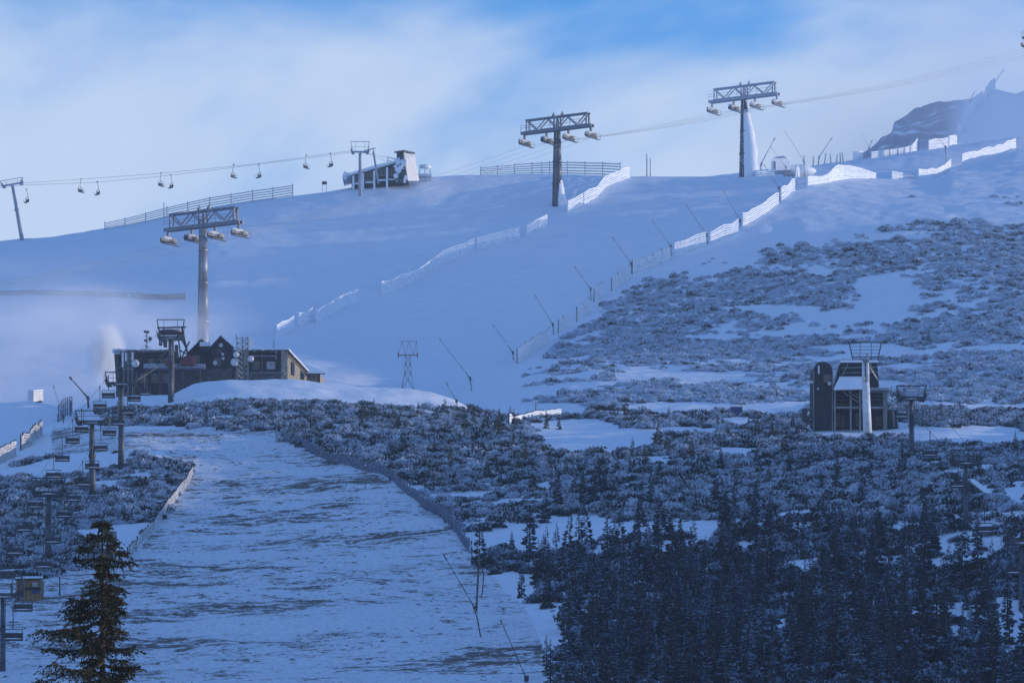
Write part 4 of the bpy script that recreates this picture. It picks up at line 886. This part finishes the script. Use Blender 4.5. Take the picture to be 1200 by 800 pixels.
a = MB(); a.prism([W(134, 418, YB - .4), W(139, 418, YB - .4), W(140, 466, YB - .4), W(137, 466, YB - .4)], (0, 1.2, 0)); a.build('slanted_end_wall', M['stone_dark'], R, True)
pb('stone_wall', 'stone_dark', R, 201, 272, 432, 466, YB - .8, 10)
pb('terrace', 'terrace', R, 168, 240, 426, 431, YB - 3.2, 4)
a = MB()
for u in range(168, 241, 6): q = W(u, 426, YB - 3.1); a.beam(q, q + Vector((0, 0, .75)), .05)
a.beam(W(168, 420.4, YB - 3.1), W(240, 420.4, YB - 3.1), .05); a.build('terrace_rail', M['dark_steel'], R, True)
for u in (172, 187, 214, 234): pb('pillar', 'stone_dark', R, u - .9, u + .9, 431, 464, YB - 3, .5)
pb('dark_undercroft', 'timber_dark', R, 160, 200, 434, 464, YB - .5, 1)
for u0 in (150, 158, 174, 188): win(R, u0, u0 + 6, 420.5, 425.5, YB - .02)
for u0 in (165, 178, 190): win(R, u0, u0 + 7, 438, 448, YB - .55)
# gables
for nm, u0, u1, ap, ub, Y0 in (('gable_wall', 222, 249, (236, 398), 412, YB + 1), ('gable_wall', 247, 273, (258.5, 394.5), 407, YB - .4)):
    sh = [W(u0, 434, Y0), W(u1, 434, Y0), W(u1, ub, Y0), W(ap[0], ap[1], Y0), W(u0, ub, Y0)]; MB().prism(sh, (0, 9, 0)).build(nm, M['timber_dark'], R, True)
    rf = MB()
    for (ua, va), (uc_, vc_) in (((u0 - 2, ub + 2.2), ap), ((u1 + 1.5, ub + 1.8), ap)): rf.prism([W(ua, va, Y0 - .8), W(ua, va - 1.8, Y0 - .8), W(uc_, vc_ - 1.8, Y0 - .8), W(uc_, vc_, Y0 - .8)], (0, 10.4, 0))
    rf.build('roof', M['dark_frost'], R, True)
win(R, 239, 243, 401.5, 406, YB + .95, 'window_pale', 0); win(R, 226, 233, 417, 424, YB + .95); win(R, 252, 258, 420, 428, YB - .45)
pb('snow_patch', 'snow', R, 234, 246, 400.5, 405.5, YB - .3, .8)
pb('dormer', 'timber_dark', R, 237, 246.5, 405.5, 412, YB - .2, 2)
# right wing
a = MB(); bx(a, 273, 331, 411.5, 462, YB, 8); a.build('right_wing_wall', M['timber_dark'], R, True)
pb('wall_base', 'stone_dark', R, 273, 331, 436, 462, YB - .25, .3)
pb('corner_pillar', 'stone', R, 329.5, 337, 412, 464, YB - .4, 1.6, label='stone corner pillar catching light')
for u0 in (297, 313): win(R, u0, u0 + (6 if u0 == 297 else 9), 424, 432, YB - .02, 'window_pale' if u0 == 313 else 'glass')
for u in (307, 286): pb('timber_post', 'timber', R, u - .7, u + .7, 412, 440, YB - .15, .14)
pb('balcony_rail', 'galvanised', R, 293, 324, 416.6, 417.5, YB - .8, .12)
pb('balcony_post', 'galvanised', R, 323, 324, 411, 421, YB - .8, .12); pb('rail', 'galvanised', R, 275, 330, 436, 436.8, YB - .45, .1)
c0, c1 = W(337, 412, YB), W(361, 436.5, YB + 11); g0, g1 = W(337, 466, YB), W(361, 462, YB + 11)
c1 = W(361, 438, YB + 9); g1 = W(361, 464, YB + 9)
inn = Vector((-4, .5, 0))
MB().prism([g0, g1, c1, c0], inn).build('side_wall', M['plaster'], R, True, label='sunlit side wall facing right')
for f0, f1, top_, bot in ((.16, .30, .25, .80), (.62, .78, .30, .85)):
    a_ = MB(); nrm = Vector((.07, -.03, 0))
    def sp_(f, h): t2 = c0.lerp(c1, f); gg = W(337, 444, YB).lerp(W(361, 448.5, YB + 9), f); return t2.lerp(gg, h) + nrm
    a_.prism([sp_(f0, bot), sp_(f1, bot), sp_(f1, top_), sp_(f0, top_)], nrm); a_.build('side_window', M['glass'], R, True)
a_ = MB(); a_.prism([sp_(0, .06), sp_(1, .1), sp_(1, .22), sp_(0, .16)], Vector((.06, 0, 0))); a_.build('eave_board', M['timber'], R, True)
rp = [W(273, 411, YB - .7), W(338.5, 411, YB - .7), W(364, 438.5, YB + 9), W(338, 436, YB + 10), W(273, 410, YB + 10)]
rp = [W(273, 411.8, YB - .7), W(338.5, 411.8, YB - .7), W(363.5, 439, YB + 9), W(300, 425, YB + 10), W(273, 420, YB + 10)]
MB().prism(rp, (0, 0, .28)).build('roof', M['dark_frost'], R, True)
MB().prism([q + Vector((0, .15, .285)) for q in rp], (0, 0, .20)).build('roof_snow', M['snow'], R, True)
pb('chimney_pole', 'dark_steel', R, 320.4, 321, 398, 411, YB + 3, .1)
# annex
AX = thing('annex_building', 'low stone annex with a bright snow roof right of the restaurant', 'building', gy(366, YB + 12))
MB().prism([W(355, 438, YB + 11), W(374.5, 438, YB + 9), W(374.5, 462, YB + 9), W(355, 462, YB + 11)], (.5, 7, 0)).build('wall', M['stone'], AX, True)
pb('door', 'timber_dark', AX, 372.4, 375, 438, 450, YB + 8.7, .3)
MB().prism([W(353, 437.6, YB + 8), W(381, 437.6, YB + 8), W(366, 430, YB + 14), W(352, 425, YB + 15)], (0, 0, .35)).build('roof_snow', M['snow'], AX, True)
MB().prism([W(353, 438.6, YB + 7.9), W(381, 438.6, YB + 7.9), W(366, 431, YB + 14), W(352, 426, YB + 15)], (0, 0, .13)).build('roof', M['timber_dark'], AX, True)
# round dishes on the gable, parts of the restaurant; mast with dishes
def dish(par, u, v, Y, rpx, mt='dish', dirv=(0, -1, 0)):
    c = W(u, v, Y); r = rpx * Y / F; d = Vector(dirv).normalized(); a = MB(); a.tube(c, c + d * r * .5, r * .92, r, 16); a.tube(c, c - d * r * .5, .1, None, 6); a.build('dish', M[mt], par, True, True)
dish(R, 259, 404.5, YB - .5, 2.6); dish(R, 261, 415, YB - .5, 1.8); dish(R, 261.5, 420, YB - .5, 1.8); dish(R, 257, 412, YB - .5, 3, 'dish_dark'); dish(R, 252, 425.3, YB - .6, 2.6)
AM = thing('antenna_mast', 'lattice antenna mast with white dishes in front of the restaurant', 'antenna mast', gy(284, YB - 6))
YA = YB - 6; a = MB(); pz = AM.location.z - .4
for uu, yy in ((277.5, YA), (290.5, YA), (284, YA + 1.4)): q = W(uu, 394, yy); a.beam((q.x, yy, pz), q, .14)
for v in range(396, 444, 6):
    a.beam(W(277.5, v, YA), W(290.5, v + 6, YA), .07); a.beam(W(290.5, v, YA), W(277.5, v + 6, YA), .07); a.beam(W(277.5, v, YA), W(290.5, v, YA), .06); a.beam(W(277.5, v, YA), W(284, v + 6, YA + 1.4), .06); a.beam(W(290.5, v, YA), W(284, v + 6, YA + 1.4), .06)
a.build('lattice_mast', M['galvanised'], AM, True)
for u, v, r_ in ((277, 415.5, 3.7), (275, 424.6, 4.7), (294, 420.5, 3.8), (276, 408.5, 2.2)): dish(AM, u, v, YA - .4, r_)
pb('panel_antenna', 'antenna', AM, 291, 293.6, 395.5, 410, YA - .3, .3); pb('panel_antenna', 'antenna', AM, 294.2, 295.6, 396, 407, YA + .3, .25)
pb('aerial', 'dark_steel', AM, 276.7, 277.2, 391, 396, YA, .06)
pb('equipment_pole', 'frame_pale', AM, 286.5, 288.6, 411, 428, YA - .5, .3)
# left antenna cluster
AN = thing('antenna_rack', 'rack of white panel antennas and a round dish on the left of the restaurant', 'antenna', gy(150, YB - 4)); YA = YB - 4
a = MB()
for u in (145, 150, 155): q = W(u, 412.5, YA); a.beam((q.x, YA, AN.location.z - .3), q, .12)
for v in (414, 420, 426, 432): a.beam(W(143, v, YA), W(157, v, YA), .08); a.beam(W(145, v, YA), W(150, v + 6, YA), .05); a.beam(W(155, v, YA), W(150, v + 6, YA), .05)
a.build('rack_frame', M['galvanised'], AN, True)
for u, v0, v1 in ((142.6, 413, 430), (146.5, 413, 423), (154, 412.5, 422)): pb('panel_antenna', 'antenna', AN, u, u + 2.2, v0, v1, YA - .3, .3)
dish(AN, 158.6, 426, YA - .3, 4.6, 'dish')
# upper terminal of the lift behind the tower
TS = thing('lift_terminal', 'open steel top terminal of the left chairlift on the restaurant terrace', 'lift terminal', gy(205, YB - 9)); YT = YB - 5
a = MB()
for (ua, va), (ub_, vb) in (((184, 384), (218, 383)), ((186, 392), (216, 392)), ((188, 400), (214, 398)), ((213, 384), (224, 430)), ((208, 386), (213, 430)), ((186, 384), (189, 404)), ((192, 384), (192, 404)), ((213, 392), (221, 418)), ((208, 430), (222, 400)), ((216, 384), (213, 398)), ((210, 410), (221, 416)), ((212, 395), (217, 406))):
    for yy in (YT, YT + 2.4): a.beam(W(ua, va, yy), W(ub_, vb, yy), .2)
for u, v in ((186, 384), (200, 384), (216, 384), (213, 400)): a.beam(W(u, v, YT), W(u, v, YT + 2.4), .15)
a.build('steel_frame', M['lift_paint'], TS, True)
a = MB(); q = W(200, 390, YT - .5); a.tube(q, q + Vector((0, 0, .3)), 1.9, None, 24); a.build('bull_wheel', M['dark_steel'], TS, True)
for u, v0, v1 in ((188, 396, 404), (193.5, 398, 406), (209, 386, 396), (206.5, 404, 420)): pb('machine_box', 'dark_frost', TS, u - 1.8, u + 1.8, v0, v1, YT - .3, 1.0)
for u, v in ((215, 386), (210, 414), (214, 395)): pb('lamp_housing', 'antenna', TS, u - .9, u + .9, v - 1, v + 1, YT - .5, .3)
for u0, u1, v0, v1 in ((193, 203, 417, 427), (212, 228, 415.5, 427)): 
    a = MB(); a.prism([W(u0, v1, YT - .6), W(u1, v1, YT - .6), W(u1 - 2, v0 + 2, YT - .6), W((u0 + u1) / 2, v0, YT - .6), W(u0 + 1.5, v0 + 3, YT - .6)], (0, 1.6, 0)); a.build('red_mat', M['red_cloth'], TS, True)
a = MB(); q = W(203, 395, 611); gz = gy(203, 611).z
a.tube((q.x, 611, gz - .4), q, .16, .12, 10); a.build('second_mast', M['mast_paint'], TS, True)
MB().path([W(160, 446, YB - 8), W(168, 441, YB - 8), W(185, 430, YB - 8)], .07).build('guy_cable', M['cable_yellow'], TS, True)
AE = thing('weather_mast', 'thin instrument mast with two cups on the restaurant roof', 'mast', W(172, 414.5, YB + 2)); a = MB()
a.beam(W(172, 414.5, YB + 2), W(172, 389, YB + 2), .13); a.build('pole', M['dark_steel'], AE, True)
for u, v, s in ((170, 388.5, .22), (173.4, 388.8, .22), (176, 397, .3), (170, 399, .2)): a = MB(); q = W(u, v, YB + 2); a.lump(q, (s, s, s), 8, 6, .05); a.beam(q, W(172, v + 1.5, YB + 2), .05); a.build('instrument', M['dark_steel'], AE, True)
a = MB()
for v in (393, 399, 405): a.beam(W(169, v, YB + 2), W(177, v + 2, YB + 2), .07)
a.beam(W(172, 404, YB + 2), W(167, 414.5, YB + 2), .06); a.beam(W(172, 404, YB + 2), W(178, 414.5, YB + 2), .06); a.build('stay', M['galvanised'], AE, True)
# white container on the left crest
p = gy(41, 653.5); C_ = thing('white_container', 'small white container on the snow crest at the left', 'container', p); a = MB(); q = W(38.5, 469, 653.5)
a.prism([W(32.5, 469.5, 654.5), W(39.3, 470.5, 652.0), W(50.5, 469.5, 655.5), W(44, 468.6, 658.0)], (0, 0, 12 * 640 / F)); a.build('body', M['white_panel'], C_, True)
a = MB(); a.prism([W(32.3, 457.4, 654.5), W(39.3, 458.4, 651.8), W(50.8, 457.4, 655.5), W(44, 456.6, 658.2)], (0, 0, .18)); a.build('roof_snow', M['snow'], C_, True)
pb('skid', 'dark_steel', C_, 40.5, 49, 469.3, 471, 654, .6)

# ------------------------------------------------------------------ summit station
YS = 906
SS = thing('summit_station', 'rime covered summit station on the left skyline with a tall white end block', 'building', gy(445, YS)); a = MB()
a.prism([W(412, 222, YS), W(470, 214, YS), W(470, 190, YS), W(412, 206, YS)], (0, 8, 0)); a.build('wall', M['timber_dark'], SS, True)
a = MB(); a.prism([W(401, 207.5, YS - 1.6), W(464, 190.5, YS - 1.6), W(464, 188, YS - 1.6), W(440, 193.5, YS - 1.6), W(412, 202, YS - 1.6), W(402, 203, YS - 1.6)], (0, 11, 0)); a.build('roof_snow', M['rime'], SS, True)
for u, v in ((414, 206), (425.5, 203), (438.5, 200), (453.5, 196)): pb('column', 'rime', SS, u - 1.2, u + 1.2, v, 222, YS - 1.2, .5)
for u0, u1, v0, v1 in ((416, 421.5, 207, 212), (429, 433, 203, 212), (434, 437, 202, 211), (442.5, 451, 198, 206), (456, 462, 198, 206)): win(SS, u0, u1, v0, v1, YS - .03, 'glass', 1)
for u0, u1, v in ((415, 424, 214), (428, 437, 212.5), (442, 452, 210), (455, 463, 209)): pb('ledge_snow', 'rime', SS, u0, u1, v, v + 2, YS - .5, .5)
a = MB(); a.lump(W(404.5, 206, YS - 1), (.5, 1.2, .95), 10, 6, .25, 3); a.build('rime_lump', M['rime'], SS, True, True)
a = MB(); a.prism([W(463, 214, YS - 2), W(479, 214, YS - 2), W(474, 179.5, YS - 2), W(465, 179.5, YS - 2)], (0, 5, 0)); a.build('end_block', M['dark_frost'], SS, True)
a = MB(); a.prism([W(478, 212, YS - 2.2), W(491.5, 212, YS + 2), W(486, 181.5, YS + 2), W(473, 178.8, YS - 2.2)], (-.4, 1, 0)); a.build('end_wall', M['white_panel'], SS, True, label='white end wall facing the sun')
a = MB(); a.prism([W(462, 179.5, YS - 2.6), W(473.5, 177.6, YS - 2.6), W(486.5, 180.6, YS + 2.4), W(478, 178.5, YS + 4)], (0, 0, .35)); a.build('roof', M['dark_frost'], SS, True)
a = MB(); [a.lump(W(463 + 13 * random.random(), 188 + 24 * random.random(), YS - 2.1), (.2 + .45 * random.random(), .25, .2 + .7 * random.random()), 8, 5, .35, i) for i in range(16)]; a.build('rime_crust', M['rime'], SS, True, True)
a = MB(); a.beam(W(454, 184, YS - 1), W(465, 187.5, YS - 1), .12); a.beam(W(454, 188, YS - 1), W(465, 190.5, YS - 1), .12); a.beam(W(454.3, 184, YS - 1), W(454.3, 192, YS - 1), .12); a.build('hand_rail', M['rime_steel'], SS, True)
a = MB(); a.beam(W(437.5, 178, YS - 4), W(443.5, 215, YS - 4), .42); a.beam(W(427, 177, YS - 4), W(440, 173.5, YS - 4), .2); a.beam(W(437, 174, YS - 4), W(438.2, 180, YS - 4), .18); a.build('gantry_leg', M['rime_steel'], SS, True)
OB = thing('rimed_bench_shed', 'small rimed open shelter just right of the summit station', 'shelter', gy(496, YS + 8)); a = MB()
pb('deck', 'rime', OB, 490, 506, 203.5, 206, YS + 6, 3)
for u in (492, 498, 504): pb('post', 'rime_steel', OB, u - .4, u + .4, 198, 212, YS + 6.5, .3)
a = MB(); a.lump(W(497, 195.5, YS + 7), (1.25, 1.0, .42), 10, 6, .35, 5); a.build('rime_roof', M['rime'], OB, True, True)
SG = thing('small_sign', 'small dark sign board on two posts on the left skyline', 'sign', gy(380, 909)); pb('board', 'dark_steel', SG, 377.3, 383, 212.6, 216.2, 909, .1); a = MB()
for u in (378, 382.3): a.beam(W(u, 214, 909.2), gy(u, 909.2), .08)
a.build('legs', M['dark_steel'], SG, True)
CB = thing('snowed_in_cabin', 'snow plastered cabin on the crest right of the right hand tower', 'cabin', gy(915, 960)); a = MB()
a.prism([W(905, 200, 955), W(927, 199, 957), W(925, 184.5, 957), W(905.5, 185.5, 955)], (0, 5, 0)); a.build('wall', M['rime'], CB, True)
a = MB(); a.lump(W(916, 185.5, 958), (2.1, 2.4, .35), 12, 6, .2, 2); a.lump(W(934, 201, 962), (4.2, 3, 1.5), 18, 8, .08, 4); a.build('snow_drift', M['rime'], CB, True, True)
pb('door', 'rime_steel', CB, 906, 909, 189, 199, 954.9, .1)
MB().prism([W(880, 206, 945), W(885, 207, 945), W(884, 190.5, 945), W(880.5, 192, 945)], (0, 1.2, 0)).build('rime_slab', M['rime'])
tag(bpy.data.objects['rime_slab'], 'upright rimed slab between the right hand tower and a lance', 'rime block')
# crowd of small posts on the second ridge
for i, (u, v0) in enumerate(((943, 182), (953, 183), (966, 180), (974, 180), (980, 181), (985, 179), (988, 178), (1027, 173), (1034, 172), (1043, 171), (1052, 171), (1059, 170), (1066, 168))):
    p = gy(u, 1084 if u < 1000 else 1088); h = max(W(u, v0, p.y).z, p.z + 2.2)
    mb = MB(); mb.tube(p - Vector((0, 0, .4)), (p.x + random.uniform(-.4, .4), p.y, h), .16, .12, 7); ob = mb.build('piste_pole', M['rime_steel']); tag(ob, 'rimed pole on the far ridge left of the rocky hill' if u < 1000 else 'rimed pole rising from the fence below the rocky hill', 'pole', 'rimed poles on the far ridge' if u < 1000 else 'rimed poles along the rocky hill fence')
# ------------------------------------------------------------------ lower right station
YR = 535
LS = thing('lift_station', 'dark lower lift station with an arched cabin end in the scrub at the right', 'lift station', gy(1000, YR))
gz = LS.location.z - .6
def P2(u, v, Y=YR): return W(u, v, Y)
ar = [P2(953.5, 504), P2(975.5, 504)] + [P2(964.5 + 11 * math.cos(t), 434 - 10.5 * math.sin(t)) for t in np.linspace(0, math.pi, 12)]
MB().prism(ar, (0, 7, 0)).build('arched_cabin', M['timber_dark'], LS, True)
a = MB(); 
for u in (953.5, 975.5): a.beam(P2(u, 504, YR - .1), P2(u, 434, YR - .1), .14)
a.build('cabin_frame', M['frame_pale'], LS, True)
dish(LS, 951, 447.5, YR - .3, 2); dish(LS, 972, 449.5, YR - .3, 2.2); dish(LS, 958.5, 455.5, YR - .3, 1.3); pb('lamp_housing', 'white_panel', LS, 958.5, 960.5, 428, 438, YR - .12, .1); win(LS, 966, 973, 440, 447, YR - .03, 'glass', 1)
pb('side_box', 'dark_frost', LS, 941, 953, 478, 492, YR - .5, 2); a = MB(); a.lump(P2(944.5, 475, YR), (.16, .16, .4), 8, 6, .1); a.build('tank', M['white_panel'], LS, True, True)
a = MB(); a.prism([P2(978, 456), P2(986, 424), P2(1028, 424), P2(1030, 456)], (0, 5, 0)); a.build('machine_housing', M['timber_dark'], LS, True)
a = MB(); bx(a, 985, 1029, 422, 424.5, YR - .4, 5.6); a.build('roof_snow', M['snow'], LS, True)
a = MB(); a.prism([P2(977, 458, YR - 4.5), P2(1012, 457, YR - 4.5), P2(1014, 444, YR - .4), P2(984, 444, YR - .4)], (0, 0, .12)); a.build('canopy', M['timber'], LS, True)
a = MB(); a.prism([P2(977, 457.2, YR - 4.5) , P2(1012, 456, YR - 4.5), P2(1014, 443, YR - .4), P2(984, 443, YR - .4)], (0, 0, .22)); a.build('canopy_snow', M['snow'], LS, True)
pb('rear_wall', 'timber_dark', LS, 976, 1040, 456, 506, YR + 2, 2); pb('deck_beam', 'terrace', LS, 1012, 1042, 454, 457, YR - 1, 3.4); pb('beam', 'galvanised', LS, 976, 1040, 476, 478.5, YR - .2, .3)
for u, w_ in ((978.5, 1), (997, 1), (1037.5, 2.4), (1008, 1)): pb('column', 'frame_pale' if w_ > 2 else 'galvanised', LS, u - w_, u + w_, 457, 506, YR - .4, .4)
for u0, v0, u1, v1 in ((980, 484, 984, 500), (985, 486, 990, 500), (1003, 484, 1008, 500), (1026, 487, 1034, 500)): pb('doorway', 'timber', LS, u0, u1, v0, v1, YR + 1.9, .1)
for v in (463, 468, 473): pb('rail', 'lift_paint', LS, 976, 1040, v, v + .8, YR - .25, .1)
a = MB(); a.beam(P2(988, 459, YR - 1), P2(1014, 477, YR - 2), .13); a.beam(P2(994, 459, YR - 1), P2(1014, 471, YR - 2), .1); a.beam(P2(1000, 459, YR - 1), P2(1012, 466, YR - 2), .08); a.build('strut', M['frame_pale'], LS, True)
a = MB()
for v in (431, 437): a.beam(P2(986, v, YR - .2), P2(1028, v - 1, YR - .2), .1)
a.beam(P2(984, 446, YR - .2), P2(994, 426, YR - .2), .12); a.beam(P2(1030, 448, YR - .2), P2(1020, 426, YR - .2), .12); a.build('bracing', M['galvanised'], LS, True)
a = MB()
for yy in (YR + 1, YR + 3):
    a.beam(P2(995, 401, yy), P2(1033, 401, yy), .14); a.beam(P2(998, 418, yy), P2(1031, 418, yy), .12); a.beam(P2(995, 401, yy), P2(1000, 424, yy), .14); a.beam(P2(1033, 401, yy), P2(1028, 424, yy), .14)
    for v in (406, 410, 414): a.beam(P2(997, v, yy), P2(1031, v, yy), .05)
    a.beam(P2(1008, 401, yy), P2(1008, 424, yy), .08); a.beam(P2(1021, 401, yy), P2(1021, 424, yy), .08)
for u in (995, 1033): a.beam(P2(u, 401, YR + 1), P2(u, 401, YR + 3), .1)
a.build('gantry_frame', M['lift_paint'], LS, True)
a = MB()
for (ua, va), (ub_, vb) in (((1040, 460), (1058, 474)), ((1040, 466), (1060, 480)), ((1044, 452), (1048, 500)), ((1052, 462), (1052, 500)), ((1040, 478), (1062, 478)), ((1046, 470), (1056, 462))): a.beam(P2(ua, va, YR - 2), P2(ub_, vb, YR - 2), .12)
a.build('side_frame', M['galvanised'], LS, True); pb('side_shed', 'timber_dark', LS, 1041, 1053, 480, 504, YR, 3)
p = G(1017, 512); WM = thing('white_mast', 'thick rimed white mast in front of the right lift station', 'mast', p); Y_ = p.y
a = MB(); a.tube((p.x, Y_, p.z - .5), W(1014.5, 448, Y_), .56, .46, 14); a.build('lower_shaft', M['white_mast'], WM, True, True)
a = MB(); a.tube(W(1017, 452, Y_), W(1016.5, 421, Y_), .20, .19, 10); a.build('front_tube', M['white_mast'], WM, True, True)
a = MB(); a.tube(W(1011.8, 452, Y_), W(1011.8, 424, Y_), .18, .17, 10); a.build('rear_tube', M['white_mast'], WM, True, True)
a = MB(); a.tube(W(1016.6, 421, Y_), W(1016.6, 414, Y_), .1, .14, 8); a.box(W(1014.5, 423, Y_), (.8, .5, .35)); a.build('head', M['galvanised'], WM, True)
a = MB(); a.beam(W(1019, 430, Y_), W(1028, 444, Y_ + 1), .06); a.beam(W(1014, 425, Y_), W(1003, 412, Y_ + 4), .05); a.build('stay', M['galvanised'], WM, True)
# sign board, hut, cabinet, plank
SB = thing('sign_board', 'small dark sign board on the snow left of the right station', 'sign', G(863, 487)); y_ = SB.location.y; pb('board', 'blue_sign', SB, 856.5, 870, 476.5, 484.5, y_, .15); pb('snow_cap', 'snow', SB, 856, 870.5, 475.6, 476.5, y_ - .1, .4)
for u in (857.5, 869): pb('leg', 'timber_post', SB, u - .6, u + .6, 477, 488.5, y_ + .16, .12)
p = G(33, 704); HT = thing('wooden_hut', 'small brown wooden hut with a blue board at the lower left', 'hut', p); y_ = p.y
pb('wall', 'hut_wood', HT, 19, 48, 679, 706, y_, 2.4)
a = MB(); a.prism([W(17, 679.3, y_ - .3), W(51, 678.8, y_ - .3), W(50, 677, y_ + 2.8), W(18, 677, y_ + 2.8)], (0, 0, .14)); a.build('roof', M['timber_dark'], HT, True)
a = MB(); a.prism([W(17.5, 677.6, y_ - .2), W(50.5, 677.1, y_ - .2), W(50, 675.4, y_ + 2.7), W(18, 675.4, y_ + 2.7)], (0, 0, .05)); a.build('roof_snow', M['snow'], HT, True)
for i, u in enumerate(np.linspace(21.4, 45.6, 6)): pb('plank_joint', 'timber_dark', HT, u - .2, u + .2, 680, 705, y_ - .02, .03)
win(HT, 38, 44.5, 682, 686.5, y_ - .02, 'window_pale', 0); pb('shutter', 'timber_dark', HT, 29, 47, 687.5, 690.5, y_ - .25, .25); pb('blue_board', 'blue_sign', HT, 37, 46, 690.8, 695, y_ - .06, .06)
pb('rail_post', 'timber_post', HT, 12.5, 14, 684, 700, y_ - .5, .1); pb('side_rail', 'timber_post', HT, 0, 19, 683, 684.2, y_ - .5, .1)
p = G(129, 657, 300); CN = thing('grey_cabinet', 'tall grey cabinet half hidden behind the foreground spruce', 'cabinet', p); pb('body', 'lift_paint', CN, 124, 135.5, 622, 658, p.y, 1.2); pb('side_panel', 'galvanised', CN, 132.8, 135.8, 621.5, 657, p.y - .04, .04); pb('top', 'snow', CN, 123.5, 136, 620.8, 622, p.y - .1, 1.4)
p = G(97, 710, 300); PB = thing('padded_post', 'reddish flared padded post behind the foreground spruce', 'post', p); a = MB(); k = p.y / F; a.tube((0, 0, -.2), (0, 0, 13 * k), 5 * k, 2 * k, 12); a.build('padding', M['red_cloth'], PB); a = MB(); a.tube((0, 0, 12 * k), (0, 0, 22 * k), 1.4 * k, 1.2 * k, 10); a.build('pole', M['dark_steel'], PB)
p = G(1153, 577, 300); PLK = thing('snow_covered_roof', 'small lean-to roof under snow in the scrub right of the second right tower', 'shed', p); a = MB(); a.prism([W(1134, 561, p.y), W(1142, 561, p.y), W(1162, 577, p.y - 2), W(1155, 577.5, p.y - 2)], (0, 1.5, .1)); a.build('roof_snow', M['snow'], PLK, True); pb('wall', 'timber_dark', PLK, 1128, 1152, 568, 582, p.y + .4, 1.2)
# misted net by the left lances
fence([gy(69, 603), gy(76, 612), gy(84, 620)], 2.6, 'faint grey netting beside the upper left lances', 'net', 'net', 2.5, 10, name='net_fence', gapfill=.35)

# ------------------------------------------------------------------ mist, plume, haze
def volume_mat(name, col, dens, noise=None, thr=(.45, .75), aniso=.2, rad=None):
    m = bpy.data.materials.new(name); m.use_nodes = True; t = m.node_tree; t.nodes.clear(); o = N(t, 'ShaderNodeOutputMaterial'); v = N(t, 'ShaderNodeVolumePrincipled'); t.links.new(v.outputs[0], o.inputs['Volume'])
    v.inputs['Color'].default_value = (*col, 1); v.inputs['Anisotropy'].default_value = aniso; v.inputs['Density'].default_value = dens
    if noise:
        tcx = N(t, 'ShaderNodeTexCoord'); n = N(t, 'ShaderNodeTexNoise'); n.inputs['Scale'].default_value = noise; n.inputs['Detail'].default_value = 4; t.links.new(tcx.outputs['Object'], n.inputs['Vector'])
        r = N(t, 'ShaderNodeMapRange', interpolation_type='SMOOTHSTEP'); r.inputs[1].default_value = thr[0]; r.inputs[2].default_value = thr[1]; t.links.new(n.outputs[0], r.inputs[0])
        ln = N(t, 'ShaderNodeVectorMath', operation='LENGTH'); t.links.new(tcx.outputs['Object'], ln.inputs[0]); r2 = N(t, 'ShaderNodeMapRange', interpolation_type='SMOOTHSTEP'); r2.inputs[1].default_value = 1; r2.inputs[2].default_value = .15; t.links.new(ln.outputs[1], r2.inputs[0])
        q = N(t, 'ShaderNodeMath', operation='MULTIPLY'); t.links.new(r.outputs[0], q.inputs[0]); t.links.new(r2.outputs[0], q.inputs[1]); q2 = N(t, 'ShaderNodeMath', operation='MULTIPLY'); q2.inputs[1].default_value = dens; t.links.new(q.outputs[0], q2.inputs[0]); t.links.new(q2.outputs[0], v.inputs['Density'])
    return m
def cloud(name, label, c, r, mt):
    mb = MB(); mb.lump((0, 0, 0), (1, 1, 1), 16, 10, 0); ob = mb.build(name, mt); ob.location = c; ob.scale = r; tag(ob, label, 'mist', kind='stuff'); return ob
cloud('snow_plume', 'bright plume of blown artificial snow behind the left end of the restaurant', W(124, 414, 668), (3.8, 5, 6.2), volume_mat('plume', (.999, 1, 1), 1.9, 1.5, (.32, .60), 0))
cloud('drifting_mist', 'thin mist drifting over the slope at the left', W(10, 400, 725), (52, 26, 17), volume_mat('mist', (.99, .995, 1), .12, 2.4, (.42, .66), 0))
cloud('summit_mist', 'pale blowing mist over the upper slopes and the rocky hill', (155, 1270, 243), (105, 170, 78), volume_mat('summit_mist', (.80, .90, 1), .008, 1.2, (.25, .75)))
bxm = MB(); bxm.box((0, 760, 155), (900, 1700, 340)); hz = bxm.build('haze', volume_mat('haze', (.72, .88, 1), .00012)); tag(hz, 'thin blue haze filling the valley air', kind='stuff')
